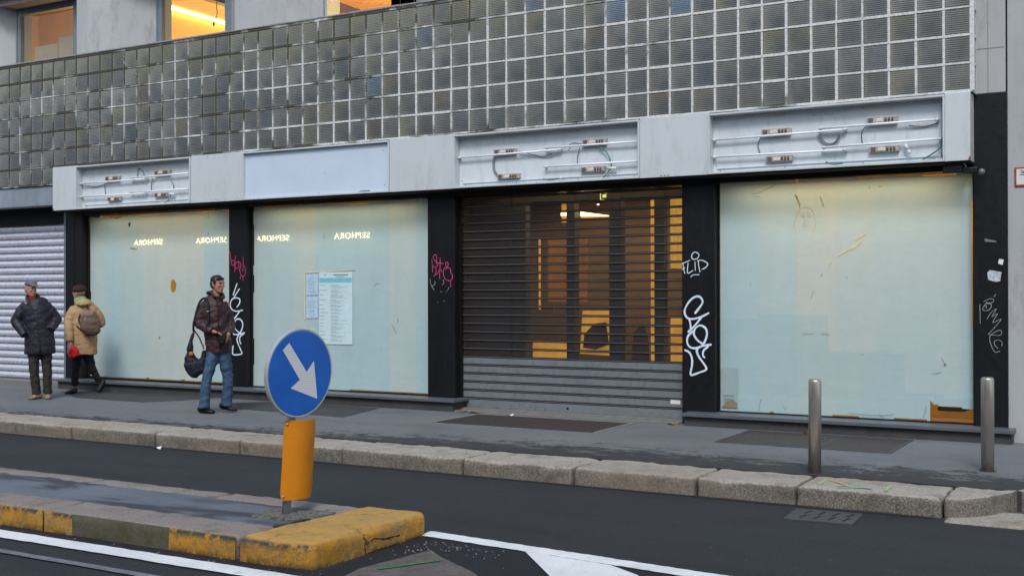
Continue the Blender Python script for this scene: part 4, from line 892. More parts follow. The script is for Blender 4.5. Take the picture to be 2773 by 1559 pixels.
room(-19.2, -15.6, M['tanwall'], M['tanwall'], (1, .80, .42), 38, 6.98, 14.9)
rm = room(-15.18, -12.2, M['yellowwall'], M['brown'], (1, .80, .38), 75)
room(-12.1, -5.0, M['brown'], M['ochre'], (1, .80, .36), 260, 6.42)
u = MB(); u.box(-15.10, -15.04, 13.6, 16.8, 6.50, 6.54); u.build('strip_light', M['strip'], rm)
u = MB(); u.box(-15.12, -14.3, 13.6, 16.9, 6.545, 6.60); u.build('light_trough', M['yellowwall'], rm)
u = MB(); u.tube([(-13.02, 13.45, 6.35), (-13.05, 13.46, 6.1), (-13.03, 13.45, 5.95), (-13.1, 13.45, 5.82)], .007, 6); u.ell((-13.1, 13.45, 5.80), (.02, .02, .035)); u.build('hanging_cable', M['brown'], rm)
u = MB(); u.box(-17.2, -16.6, 13.30, 13.33, 4.2, 5.85); u.box(-16.58, -15.9, 13.30, 13.33, 4.2, 5.95); u.parts('lowered_blind', simple('grey_beige_blind', (150, 132, 110), .8, var=.06), B)

# notices taped to the second window: things of their own
def notice(x0, x1, z0, z1, label, m, full):
    t = thing('notice_sheet', label, 'notice', ((x0+x1)/2, YW-.004, (z0+z1)/2), group='paper notices on the second shop window')
    X, Zh = (x1-x0)/2, (z1-z0)/2; p = MB(); p.plate([(-X, -Zh), (X, -Zh+.004), (X, Zh), (-X, Zh-.003)], -.0012, 0); p.build('paper_sheet', m, t)
    q = MB(); qd = MB()
    def bar(mb, a, c, z, h): mb.plate([(a, z), (c, z), (c, z+h), (a, z+h)], -.0022, -.0014)
    if full:
        bar(qd, -.04, .22, Zh-.05, .014); bar(qd, -.0, .16, Zh-.075, .007); bar(qd, -.21, -.17, Zh-.05, .012)
        c = MB(); c.plate([(-X+.004, Zh-.15), (X-.012, Zh-.15), (X-.012, Zh-.085), (-X+.004, Zh-.085)], -.0024, -.0014); c.build('blue_band', M['cyan'], t)
        z = Zh-.19
        random.seed(11)
        while z > -Zh+.05:
            bar(qd, -X+.01, -X+.01+random.uniform(.06, .15), z, .006); n = random.randint(3, 5)
            for k in range(n): bar(q if k else qd, -.09, -.09+random.uniform(.14, .33) if k else random.uniform(.0, .06), z-.0115*k, .0045)
            z -= .0115*n+.014
    else:
        bar(qd, -.01, .01, Zh-.03, .008); z = Zh-.06
        while z > -Zh+.03: bar(q, -.07, random.uniform(.03, .08), z, .004); z -= random.choice((.011, .011, .022))
    q.build('small_print', M['ink'], t); qd.build('headings', M['ink_d'], t)
notice(-10.375, -9.787, .81, 1.825, 'large white notice with a cyan band taped to the second window', M['sheet'], True)
notice(-10.606, -10.398, 1.50, 1.80, 'upper of the two small pale blue sheets beside the large white notice', M['sheet_b'], False)
notice(-10.606, -10.400, 1.172, 1.482, 'lower of the two small pale blue sheets beside the large white notice', M['sheet_b'], False)
u = MB(); u.plate([(-10.65, 1.15), (-10.625, 1.15), (-10.625, 1.84), (-10.65, 1.83)], YW-.004, YW-.002); u.plate([(-10.62, 1.81), (-9.74, 1.845), (-9.74, 1.86), (-10.62, 1.825)], YW-.004, YW-.002); u.build('tape', M['tape'], F2)

# house number sign on the right wall
t = thing('street_sign', 'small white enamel plate with red border on the grey wall at the right edge', 'sign', (-1.12, YF+.02, 2.69))
u = MB(); u.bbox(-.19, .19, -.012, 0, -.098, .098, .01); u.build('border', M['red'], t); u = MB(); u.bbox(-.172, .172, -.0145, -.0125, -.08, .08, .004); u.build('plate', simple('enamel_white', (206, 204, 200), .4, var=.06), t)
def text(s, size, mat, par, loc, rot=(math.pi/2, 0, 0), ext=.001, sx=1, name='lettering', align='LEFT', bold=0, space=1):
    cu = bpy.data.curves.new(name, 'FONT'); cu.body = s; cu.size = size; cu.extrude = ext; cu.align_x = align; cu.offset = bold; cu.space_character = space
    o = bpy.data.objects.new(name, cu); C.objects.link(o); dg = bpy.context.evaluated_depsgraph_get(); me = bpy.data.meshes.new_from_object(o.evaluated_get(dg)); bpy.data.objects.remove(o)
    me.materials.clear(); me.materials.append(mat); o = bpy.data.objects.new(name, me); C.objects.link(o); o.location = loc; o.rotation_euler = rot; o.scale = (sx, 1, 1)
    if par is not None: o.parent = par
    return o
text('Ia', .055, M['blackm'], t, (-.135, -.016, .035), ext=.0008)
u = MB(); u.box(-.14, .12, -.0162, -.0148, .018, .024); u.build('underline', M['blackm'], t)

# camera under the sign corner
t = thing('security_camera', 'black camera with round grey end under the right end of the fascia', 'camera', (-1.80, 12.45, 2.80))
u = MB(); u.bbox(-.17, .02, -.05, .05, -.055, .02, .012); u.bbox(.02, .16, -.035, .035, -.065, -.005, .01); u.build('housing', M['blackm'], t)
u = MB(); u.ell((.20, 0, -.055), (.035, .035, .035)); u.build('round_end', simple('grey_camera_dome', (90, 98, 96), .3, var=.2), t)
u = MB(); u.cyl((.05, .0, 0.0), (.02, 0, .06), .01); u.build('bracket', M['zinc'], t)

# the opposite side of the street (seen only as a reflection in the glass)
ob = thing('opposite_building', 'building across the street with a lit shop sign, seen mirrored in the shop windows', 'building', (-20, -7.6, 0))
u = MB(); u.box(-45, 45, -8, 0, -.1, 9); u.build('wall', M['concrete_d'], ob)
u = MB()
for i in range(24):
    x = -42+i*3.6
    for z in (5.3,): u.box(x, x+1.5, .002, .03, z, z+2.0)
    u.box(x-.4, x+2.6, .002, .04, .3, 2.9)
u.build('window', M['navy'], ob)
osn = []
for i, x in enumerate((-34.90, -31.45, -28.32, -24.59)):
    s = thing('shop_sign', ['lit lettering mirrored in the left window, nearest its centre', 'lit lettering mirrored at the left window\'s right edge, cut by the black pillar', 'lit lettering mirrored at the second window\'s left edge', 'lit lettering mirrored in the second window above the white notice'][i], 'sign', (x, -7.52, 3.50), group='lit shop signs mirrored in the windows')
    o = text('SEPHORA', .30, M['letters'], s, (0, 0, 0), (math.pi/2, 0, math.pi), .01, 1.0, bold=.0, space=1.15)
    wd = max(v.co.x for v in o.data.vertices); o.scale = (1.6/wd, 1, 1)

# ------------------------------------------------------------------ street furniture
t = thing('keep_right_sign', 'round blue sign with a white diagonal arrow over an orange panel, on the traffic island', 'road sign', (-5.303, 6.14, -.005))
t.rotation_euler = Matrix(((1, 0, 0), (0, 1, 0), (0, 0, 1))).to_euler()
lean = Vector((.757, .653, 0))   # leans a little to the right
nrm = Vector((.993, -.108, 0)); 
rotz = math.atan2(nrm.x, -nrm.y)
Q = (Vector((0, 0, 1)).rotation_difference((Vector((0, 0, 1))+lean*.055).normalized())).to_matrix() @ Matrix.Rotation(rotz, 3, 'Z')
t.rotation_euler = Q.to_euler()
u = MB(); u.cyl((0, .0, -.05), (0, .0, 1.22), .03, 16); u.build('pole', M['zinc'], t)
u = MB(); cz = .982; r = .307
ring = lambda rr, y, n=64: [(rr*math.cos(2*math.pi*k/n), y, cz+rr*math.sin(2*math.pi*k/n)) for k in range(n)]
def lathe(mb, prof, n=64):
    vs = [p for rr, y in prof for p in ring(rr, y)]; fs = []
    for i in range(len(prof)-1):
        for k in range(n): a = i*n+k; b_ = i*n+(k+1) % n; fs.append((a, b_, b_+n, a+n))
    fs.append(tuple(range(n))[::-1]); fs.append(tuple((len(prof)-1)*n+k for k in range(n))); mb.add(vs, fs, 0, False)
lathe(u, [(r-.02, -.035), (r, -.035), (r+.002, -.045), (r+.002, -.062), (r-.003, -.066), (r-.016, -.064)]); u.build('rim', simple('grey_sign_rim', (172, 178, 182), .4, .3, var=.1), t)
u = MB(); lathe(u, [(r-.013, -.050), (r-.013, -.0655), (r-.016, -.0668)]); 
db = NT('blue_reflective_sheeting'); dc = db.mix(db.ramp(db.noise(3, 4), .35, .65), lin((12, 84, 172)), lin((18, 96, 188))); db.bump(db.vor(190), .04, .002); u.build('disc', db.set(dc, .35, 0, .5, .3, coatr=.2), t)
u = MB(); arrow = [(-.587, .522), (-.404, .683), (.182, .022), (.391, .272), (.56, -.6), (-.284, -.337), (-.018, -.151)]
u.plate([(a*.305, cz+b_*.305) for a, b_ in arrow][::-1], -.0682, -.0672)
aw = NT('white_reflective_sheeting'); uz = aw.xyz()[2]; wv = aw.math('SINE', aw.math('MULTIPLY', uz, 420.)); awc = aw.mix(aw.ramp(wv, -.2, .4), lin((196, 198, 204)), lin((214, 216, 220))); u.build('arrow', aw.set(awc, .5), t)
u = MB(); u.box(-.05, .05, -.035, .034, cz-.16, cz-.13); u.box(-.05, .05, -.035, .034, cz+.13, cz+.16); u.parts('clamp', M['zinc'], t)
u = MB(); n = 24; W2_ = .148; vs = []
for zq in range(13):
    z = .105+.55*zq/12
    for k in range(n+1):
        a = -1+2*k/n; x = a*W2_; y = -.075+.05*a*a+.0035*noise.noise((a*2, z*7, 3))
        xr = x+.0
        dcorn = max(0, abs(z-.38)-.255)
        if dcorn > 0 and abs(a) > .9: xr = x*(1-.06*dcorn/.02)
        vs.append((xr+.062, y, z))
fr = [(j*(n+1)+k, j*(n+1)+k+1, (j+1)*(n+1)+k+1, (j+1)*(n+1)+k) for j in range(12) for k in range(n)]
nb = len(vs); vs2 = vs+[(x, y+.004, z) for x, y, z in vs]; fb = [tuple(i+nb for i in f)[::-1] for f in fr]
u.add(vs2, fr+fb, 0, True); u.build('orange_panel', simple('orange_reflective_panel', (206, 126, 8), .4, var=.05, scale=9, bump=.05, bscale=12, dirt=(168, 96, 10), dirtamt=.3), t)
u = MB()
for z in (.135, .63): u.cyl((-.075, -.045, z), (-.075, -.036, z), .007, 8)
u.parts('bolt', M['zinc'], t)
u = MB(); u.loft([(0, 0, -.02, .20, .15), (0, 0, .012, .17, .12), (0, 0, .022, .06, .05)], 20, ref=(0, 1, 0))
cr = MB()
for k in range(60):
    a = random.uniform(0, 6.28); q = random.uniform(.03, .24); s = random.uniform(.008, .03)
    cr.ell((-5.27+q*math.cos(a)*1.0, 6.12+q*math.sin(a)*.8, -.004), (s*1.6, s, s*.5), a, 6)
cr.build('broken_mortar', simple('cracked_mortar', (92, 90, 78), .9, var=.4, scale=30, bump=.6, bscale=60), None, kind='structure')

def bollard(x, y, h, label, lean=0):
    t = thing('bollard', label, 'bollard', (x, y, 0), group='steel bollards at the kerb'); t.rotation_euler = (0, lean, 0)
    R_ = .053; u = MB(); pr_ = [(R_, -.05), (R_, h-.02), (R_-.004, h-.008), (R_-.014, h), (0.001, h+.001)]
    u.loft([(0, 0, z, r) for r, z in pr_], 28); o = u.build('post', M['steel'], t)
    u = MB(); u.loft([(0, 0, -.01, .075), (0, 0, .004, .07), (0, 0, .0045, .03)], 16); u.build('base_collar', M['patch'], t)
    return t
bollard(-2.565, 9.665, .795, 'brushed steel bollard near the kerb, the left one of two', .006)
bollard(-1.31, 10.50, .80, 'brushed steel bollard by the black end pillar, the right one of two', .0)

# litter
def leafmesh(name, pts, m, label, cat, grp):
    u = MB()
    for (x, y, z, s, a) in pts:
        v = []; n = 9
        for k in range(n):
            q = 2*math.pi*k/n; rr = s*(1+.35*math.sin(q*3+a)); v.append((x+rr*math.cos(q+a), y+rr*.7*math.sin(q+a), z+.012+.012*math.sin(q*2+a)))
        v.append((x, y, z+.002)); u.add(v, [(k, (k+1) % n, n) for k in range(n)], 0)
    return tag(u.build(name, m), label, cat, grp)
leafmesh('dry_leaf', [(-7.80, 12.40, .023, .06, .3)], M['leaf'], 'curled brown leaf at the left foot of the door shutter, leftmost', 'leaf', 'dry leaves by the shutter')
leafmesh('dry_leaf', [(-7.62, 12.42, .0, .075, 1.9)], M['leaf'], 'flat pale brown leaf by the door shutter, right of the curled one', 'leaf', 'dry leaves by the shutter')
leafmesh('dry_leaf', [(-4.95, 12.42, .0, .045, 1.1)], M['leaf'], 'dry leaf on the pavement at the foot of the pillar with the large white graffiti', 'leaf', 'dry leaves by the shutter')
leafmesh('dry_leaf', [(-3.35, 12.32, .0, .04, .6)], M['leaf'], 'small dry leaf at the plinth behind the left bollard', 'leaf', 'dry leaves by the shutter')
leafmesh('paper_scrap', [(-7.02, 12.28, .01, .045, .4)], M['paper'], 'crumpled white paper scrap by the brown hatch', 'litter', 'white paper scraps')
leafmesh('paper_scrap', [(-9.46, 8.86, -.15, .06, 1.4)], M['paper'], 'crumpled white paper scrap on the road against the kerb', 'litter', 'white paper scraps')
st = MB()
for k in range(150):
    x = random.uniform(-4.36, -3.5) if k < 90 else random.uniform(-8, -3); y = random.uniform(5.9, 6.5) if k < 90 else random.uniform(5.26, 5.38); 
    if k < 90: y = 6.45-abs(random.gauss(0, .25)); x = -4.36+abs(random.gauss(0, .35))
    s = random.uniform(.002, .006); st.ell((x, y, -.145), (s*1.4, s, s), random.random()*3, 6)
st.build('gravel', simple('light_grit', (120, 112, 104), .9, var=.4, scale=30), None, kind='stuff')

# ------------------------------------------------------------------ people
M['skin'] = simple('skin', (168, 118, 100), .55, var=.06, scale=12)
M['skin2'] = simple('skin_tan', (158, 112, 92), .55, var=.06, scale=12)
M['grey_hair'] = simple('grey_hair', (120, 116, 112), .8)
M['black_hair'] = simple('black_hair', (16, 15, 17), .5, var=.2, scale=30)
M['eye'] = simple('dark_eye', (24, 18, 16), .3)
M['lips'] = simple('lips', (150, 84, 76), .5)
def cloth(name, rgb, var=.2, sc=8, rough=.85, b=.3, folds=True):
    m = NT(name); c = lin(rgb); f = m.noise(sc, 7, .7, dist=.5)
    col = m.mix(m.ramp(f, .3, .7), tuple(x*(1-var) for x in c), tuple(x*(1+var) for x in c))
    m.bump(m.math('ADD', m.noise(11, 5, .6, sc=(1, 1, 1.8), dist=1.2), m.math('MULTIPLY', m.noise(130, 2), .15)), b, .03 if folds else .01); return m.set(col, rough, 0, .3)
M['navycoat'] = cloth('navy_quilted_nylon', (36, 34, 45), .22, 6, .5)
M['olive'] = cloth('dark_olive_trousers', (48, 46, 41))
M['maroon'] = cloth('maroon_knit', (98, 38, 44))
M['cap'] = cloth('grey_tweed', (98, 102, 112), .25, 60)
M['suede'] = cloth('tan_suede', (128, 112, 92))
M['tan'] = cloth('tan_quilted_nylon', (162, 132, 98), .14, 6, .6)
M['blackt'] = cloth('black_trousers', (20, 21, 25))
M['beret'] = cloth('dark_brown_wool', (52, 30, 30))
M['scarf'] = cloth('green_yellow_scarf', (142, 158, 116), .4, 18)
M['bpack'] = cloth('brown_canvas', (92, 74, 64))
M['redbag'] = cloth('red_plastic', (196, 20, 26), .12, 8, .35)
M['brownj'] = cloth('dark_brown_nylon', (56, 38, 39), .28, 6, .5)
M['jeans'] = cloth('blue_denim', (58, 82, 108), .4, 7)
M['bagd'] = cloth('dark_navy_canvas', (22, 26, 38), .25, 8, .6)
M['shoeb'] = cloth('black_leather', (20, 18, 18), .2, 10, .4)
M['glove'] = cloth('black_glove', (18, 17, 19))
M['orange'] = cloth('orange_patch', (176, 96, 40))
def puff(ch, per=.085, amp=.05):
    """resample a chain and add quilting bulges"""
    out = []
    for i in range(len(ch)-1):
        a, b_ = ch[i], ch[i+1]; n = max(2, int((Vector(a[:3])-Vector(b_[:3])).length/.012))
        for k in range(n): t_ = k/n; out.append([a[j]+(b_[j]-a[j])*t_ for j in range(5)])
    out.append(list(ch[-1])); L = 0
    for i, r_ in enumerate(out):
        if i: L += (Vector(out[i][:3])-Vector(out[i-1][:3])).length
        s = 1+amp*(abs(math.sin(math.pi*L/per))**.6-.6); r_[3] *= s; r_[4] *= s
    return [tuple(r_) for r_ in out]
def head(mb, c, yaw, s=1., tilt=0):
    """yaw 0 looks at -y; turns towards +x for positive"""
    M3 = Matrix.Rotation(yaw, 3, 'Z')
    def P(x, y, z): v = M3 @ Vector((x, y, z))*s; return (c[0]+v.x, c[1]+v.y, c[2]+v.z)
    e = lambda x, y, z, a, b_, d: mb.ell(P(x, y, z), (a*s, b_*s, d*s), yaw)
    e(0, .015, .03, .076, .094, .088); e(0, -.005, -.02, .066, .078, .085); e(0, -.045, -.075, .038, .035, .035); e(0, -.02, -.06, .055, .055, .045)
    mb.loft([(*P(0, -.082, .02), .008*s, .008*s), (*P(0, -.098, -.012), .013*s, .012*s), (*P(0, -.085, -.026), .013*s, .010*s)], 8)
    e(-.035, -.075, -.01, .018, .012, .016); e(.035, -.075, -.01, .018, .012, .016); e(0, -.080, .035, .05, .012, .010); e(0, -.079, -.048, .024, .012, .012)
    e(-.076, .01, -.005, .008, .02, .03); e(.076, .01, -.005, .008, .02, .03)
    return P
def face_bits(par, P, s, hairm):
    u = MB()
    for q in (-1, 1): u.ell(P(q*.030, -.083, .012), (.009*s, .006*s, .005*s))
    u.parts('eye', M['eye'], par)
    u = MB()
    for q in (-1, 1): u.ell(P(q*.031, -.088, .030), (.017*s, .005*s, .0035*s))
    u.parts('eyebrow', hairm, par)
    u = MB(); u.ell(P(0, -.090, -.047), (.020*s, .006*s, .006*s)); u.build('lips', M['lips'], par)
def hand(mb, w, d, curl=.6, s=1., side=1, up=(0, 0, 1)):
    """wrist w, direction d (palm and five fingers)"""
    d = Vector(d).normalized(); upv = Vector(up); a = d.cross(upv).normalized(); n = a.cross(d).normalized(); w = Vector(w)
    mb.loft([(*(w), .026*s, .02*s), (*(w+d*.04*s), .038*s, .016*s), (*(w+d*.085*s), .038*s, .014*s)], 10, ref=tuple(n))
    for k, (o, L) in enumerate(((-.028, .062), (-.010, .074), (.010, .070), (.028, .054))):
        b0 = w+d*.08*s+a*o*s; b1 = b0+(d*math.cos(curl*.5)-n*math.sin(curl*.5))*L*.5*s; b2 = b1+(d*math.cos(curl*1.5)-n*math.sin(curl*1.5))*L*.5*s
        mb.loft([(*b0, .0095*s, .0095*s), (*b1, .0085*s, .0085*s), (*b2, .0065*s, .0065*s)], 8, ref=tuple(a))
    t0 = w+d*.03*s+a*side*.03*s; t1 = t0+(d*.7+a*side*.7)*.03*s; t2 = t1+(d*.95-n*.3)*.03*s
    mb.loft([(*t0, .012*s, .012*s), (*t1, .0105*s, .0105*s), (*t2, .008*s, .008*s)], 8, ref=tuple(n))
def shoe(mb, heel, toe, wdt=.045, hgt=.05):
    h_, t_ = Vector(heel), Vector(toe); d = t_-h_
    pts = [(0, .6, .8), (.15, 1, 1.25), (.4, .95, 1.0), (.7, 1.05, .75), (.92, .85, .55), (1.0, .4, .3)]
    ch = []
    for f, wq, hq in pts: p = h_+d*f; ch.append((p.x, p.y, p.z+hgt*hq*.5, hgt*hq*.5 if abs(d.x) > abs(d.y) else wdt*wq, wdt*wq if abs(d.x) > abs(d.y) else hgt*hq*.5))
    dn = d.normalized(); mb_ref = Vector((0, 0, 1)).cross(dn)
    ch2 = [(c[0], c[1], c[2], hgt*hq*.5, wdt*wq) for c, (f, wq, hq) in zip(ch, pts)]
    mb.loft(ch2, 12, 3, ref=tuple(mb_ref))
def person(label, x, y):
    return thing('person', label, 'person', (x, y, 0), math.atan2(-x, y), 'people on the pavement')

# --- standing man in a flat cap
p = person('man standing in grey flat cap and navy quilted coat, hands in pockets, at left edge', -14.19, 11.06); p.scale = (.94, 1, 1)
u = MB(); P = head(u, (-.125, -.01, 1.585), .50)
u.loft([(-.11, .0, 1.52, .055, .055), (-.07, .01, 1.40, .06, .06)], 14); u.loft([(-.05, 0, 1.40, .15, .09), (-.03, 0, 1.15, .15, .10), (0, 0, .9, .14, .10), (0, 0, .80, .14, .09)], 14)
for s in (-1, 1):
    sh = (-.05+s*.13, 0, 1.34); el = (-.05+s*.26, .03, 1.14); wr = (-.02+s*.15, -.06, 1.0)
    u.loft([(*sh, .04, .04), (*el, .032, .032), (*wr, .025, .025)], 10, 3); hand(u, wr, (-s*.25, .12, -.9), .5, .85, side=s)
    u.loft([(.0+s*.08, 0, .85, .075, .075), (.03+s*.085, -.01, .48, .05, .05), (.03+s*.085, .01, .09, .035, .035)], 10, 3)
    u.ell((.02+s*.09, -.04, .04), (.035, .08, .03))
u.build('body', M['skin'], p, voxel=.0075); face_bits(p, P, 1, M['grey_hair'])
u = MB(); M3 = .50
u.ell((P(0, .03, .0)), (.082, .082, .06), .5); u.build('hair', M['grey_hair'], p, voxel=.008)
u = MB(); u.ell(P(0, .005, .09), (.090, .108, .040), .5, tilt=-.10); u.ell(P(0, -.01, .075), (.088, .104, .03), .5)
u.ell(P(0, -.105, .058), (.065, .045, .009), .5, tilt=.25); u.build('flat_cap', M['cap'], p, voxel=.006)
u = MB(); u.loft([(-.115, -.005, 1.50, .062, .066), (-.10, -.01, 1.44, .075, .075), (-.085, -.035, 1.36, .07, .075), (-.075, -.07, 1.29, .03, .04)], 14, 3); u.build('jumper', M['maroon'], p, voxel=.01, fold=0.006)
u = MB()
u.loft(puff([(.002, 0, .655, .226, .165), (0, 0, .80, .222, .165), (-.012, 0, 1.0, .208, .16), (-.035, 0, 1.2, .215, .155), (-.05, 0, 1.33, .205, .14), (-.055, .005, 1.40, .17, .115), (-.07, .01, 1.445, .11, .09)], .115, .035), 28)
for s, el, wr in ((-1, (-.345, .03, 1.13), (-.215, -.13, .93)), (1, (.245, .03, 1.15), (.155, -.13, 1.0))):
    sh = (-.055+s*.14, 0, 1.365); u.loft(puff([(*sh, .068, .08), (sh[0]+(el[0]-sh[0])*.5, .02, 1.26, .083, .083), (*el, .078, .078), ((el[0]+wr[0])/2, -.05, (el[2]+wr[2])/2, .070, .070), (*wr, .055, .055)], .075, .07), 16)
u.build('quilted_coat', M['navycoat'], p, voxel=.009, fold=0.007, smooth=1)
u = MB()
for s in (-1, 1): u.loft([(-.10+s*.03, .06, 1.50, .05, .02), (-.10+s*.085, .0, 1.48, .022, .055), (-.09+s*.07, -.08, 1.41, .022, .04), (-.07+s*.02, -.135, 1.28, .018, .02)], 10, 4)
u.build('collar', simple('dark_collar', (26, 26, 38), .6), p, voxel=.008)
u = MB(); u.loft([(-.055, -.150, 1.26, .012, .006), (-.02, -.170, .97, .012, .006), (.01, -.172, .68, .012, .006)], 8, 3); u.build('coat_flap', M['navycoat'], p)
u = MB()
for s, kx, ax in ((-1, -.085, -.045), (1, .105, .115)):
    u.loft([(s*.085, 0, .90, .10, .11), (s*.085, 0, .72, .095, .10), (kx, -.01, .46, .073, .08), ((kx+ax)/2, .0, .25, .066, .072), (ax, .01, .075, .066, .075)], 16, 4)
u.build('trousers', M['olive'], p, voxel=.009, fold=0.011)
for a, b_ in (((.02, .03, .0), (-.15, -.10, .0)), ((.125, .08, 0), (.105, -.17, 0))): u = MB(); shoe(u, a, b_, .048, .075); u.build('shoe', M['suede'], p, voxel=.006)

# --- woman walking away with small backpack
p = person('woman in dark brown hat and tan coat walking away with a brown backpack', -14.41, 11.955)
u = MB(); P = head(u, (-.02, -.01, 1.54), -2.2, .97)
u.loft([(0, .0, 1.47, .05, .05), (.03, 0, 1.36, .055, .055)], 14); u.loft([(.04, 0, 1.36, .13, .08), (.04, 0, 1.1, .14, .10), (.03, 0, .8, .15, .10)], 14)
u.loft([(-.07, 0, 1.30, .04, .04), (-.16, -.08, 1.06, .035, .035), (-.145, -.17, .79, .026, .026)], 10, 3); hand(u, (-.145, -.17, .79), (.25, -.25, -1), .9, .95, side=-1, up=(0, 1, 0))
u.loft([(.17, 0, 1.30, .04, .04), (.28, .06, 1.1, .035, .035), (.18, .16, 1.05, .026, .026)], 10, 3); hand(u, (.18, .16, 1.05), (-1, .3, 0), .7, .95)
u.loft([(-.035, 0, .8, .06, .06), (-.06, -.01, .42, .035, .035), (-.08, 0, .1, .028, .028)], 10, 3); u.loft([(.08, 0, .8, .06, .06), (.165, .03, .40, .035, .035), (.275, .05, .17, .026, .026)], 10, 3)
u.build('body', M['skin'], p, voxel=.008); face_bits(p, P, .97, M['black_hair'])
u = MB(); u.ell(P(0, .02, .0), (.074, .078, .055), -2.2); u.build('hair', M['grey_hair'], p, voxel=.008)
u = MB(); u.ell(P(0, .012, .055), (.098, .108, .070), -2.2); u.loft([(*P(0, .01, .02), .092, .098), (*P(0, .01, .045), .100, .107)], 20); u.build('knitted_hat', M['beret'], p, voxel=.007)
u = MB(); u.loft([(-.01, 0, 1.475, .070, .072), (0, 0, 1.43, .090, .088), (.02, 0, 1.38, .11, .10)], 20, 3); u.build('scarf', M['scarf'], p, voxel=.01, fold=0.012)
u = MB()
u.loft(puff([(.03, 0, .60, .215, .165), (.035, 0, .75, .212, .165), (.05, 0, .95, .20, .16), (.06, 0, 1.15, .195, .15), (.055, 0, 1.28, .195, .135), (.045, 0, 1.35, .15, .11), (.03, 0, 1.40, .10, .09)], .14, .03), 28)
u.loft([(-.03, .0, 1.40, .05, .05), (.04, -.10, 1.36, .10, .04), (.12, -.03, 1.40, .05, .05)], 12, 3, ref=(0, 0, 1))
u.loft(puff([(-.07, 0, 1.315, .068, .075), (-.14, -.03, 1.18, .077, .077), (-.16, -.08, 1.04, .073, .073), (-.155, -.13, .90, .066, .066), (-.15, -.165, .80, .052, .052)], .08, .06), 16)
u.loft(puff([(.17, 0, 1.315, .068, .075), (.27, .03, 1.18, .076, .076), (.30, .06, 1.07, .072, .072), (.2, .14, 1.03, .06, .06)], .08, .06), 16)
u.build('quilted_coat', M['tan'], p, voxel=.009, fold=0.007, smooth=1)
u = MB(); u.loft([(.13, -.20, .93, .09, .06), (.145, -.235, .98, .145, .085), (.145, -.23, 1.07, .15, .085), (.135, -.20, 1.17, .125, .06), (.125, -.18, 1.25, .08, .03)], 22, 4)
bp = u.build('backpack', M['bpack'], p, voxel=.009, fold=0.01)
u = MB(); u.ell((.125, -.225, 1.205), (.085, .055, .065)); u.loft([(.07, -.26, 1.16, .012, .012), (.075, -.30, 1.02, .012, .012)], 8); u.loft([(.18, -.26, 1.16, .012, .012), (.19, -.29, 1.03, .012, .012)], 8); u.build('backpack_flap', simple('backpack_flap', (120, 98, 88), .8, var=.15), bp)
u = MB(); u.tube([(.11, -.16, 1.29), (.10, -.12, 1.38), (.07, -.02, 1.42)], .011); u.tube([(.02, -.17, 1.05), (-.02, -.165, 1.12), (.0, -.15, 1.22)], .010); u.tube([(.03, -.2, .98), (.0, -.17, .99), (-.05, -.16, 1.04)], .010); u.parts('strap', M['beret'], bp)
u = MB(); u.loft([(-.035, 0, .72, .10, .10), (-.06, -.01, .42, .062, .068), (-.08, 0, .12, .05, .055)], 14, 4); u.loft([(.08, 0, .72, .10, .10), (.165, .03, .40, .062, .066), (.275, .05, .175, .048, .052)], 14, 4); u.loft([(.02, 0, .62, .17, .12), (.03, 0, .75, .17, .12)], 16); u.build('trousers', M['blackt'], p, voxel=.009, fold=0.011)
u = MB(); shoe(u, (-.05, .0, .0), (-.215, -.06, .0), .043, .075); u.build('shoe', M['shoeb'], p, voxel=.006)
u = MB(); u.loft([(.34, .06, .20, .03, .03), (.32, .05, .13, .042, .038), (.275, .04, .05, .038, .042), (.255, .03, .015, .03, .035)], 12, 3); u.build('shoe', M['shoeb'], p, voxel=.006)
# the red bag she carries
t = tag(MB().build('red_bag', M['redbag']), 'small red bag held in the hand of the person in the tan coat', 'bag'); bpy.data.objects.remove(t)
t = thing('red_bag', 'small red bag held in the hand of the walking woman in the tan coat', 'bag', p.location, p.rotation_euler.z)
u = MB(); u.loft([(-.085, -.235, .565, .045, .03), (-.09, -.235, .59, .08, .04), (-.09, -.235, .66, .077, .035), (-.105, -.235, .72, .045, .02)], 16, 3); u.build('pouch', M['redbag'], t, voxel=.006, fold=0.008)
u = MB(); u.tube([(-.13, -.235, .71), (-.115, -.235, .75), (-.09, -.235, .71)], .006); u.build('handle', M['redbag'], t)

# --- walking man with shoulder bag
p = person('man with black hair in dark brown jacket and blue jeans walking right', -10.515, 10.84); p.scale = (.93, 1, 1)
u = MB(); P = head(u, (.02, -.02, 1.635), .72, 1.02)
u.loft([(.01, .0, 1.56, .055, .058), (-.01, .01, 1.44, .062, .062)], 14); u.loft([(-.03, 0, 1.42, .14, .09), (-.01, 0, 1.15, .14, .10), (.03, 0, .86, .13, .09)], 14)
u.loft([(-.13, 0, 1.38, .04, .04), (-.22, .01, 1.15, .035, .035), (-.03, -.17, 1.04, .028, .028)], 10, 3); hand(u, (-.03, -.17, 1.04), (1, -.15, -.25), .9, 1, side=-1)
u.loft([(.08, .02, 1.38, .04, .04), (.18, .05, 1.14, .035, .035), (.16, -.14, 1.0, .028, .028)], 10, 3); hand(u, (.16, -.14, 1.0), (-.2, -.6, -.7), .9, 1, side=1, up=(1, 0, 0))
for a in ([(-.04, 0, .85, .075, .075), (-.125, -.02, .45, .05, .05), (-.155, .0, .09, .035, .035)], [(.09, 0, .85, .075, .075), (.155, .02, .46, .05, .05), (.135, .06, .11, .035, .035)]): u.loft(a, 10, 3)
u.build('body', M['skin2'], p, voxel=.0075); face_bits(p, P, 1.02, M['black_hair'])
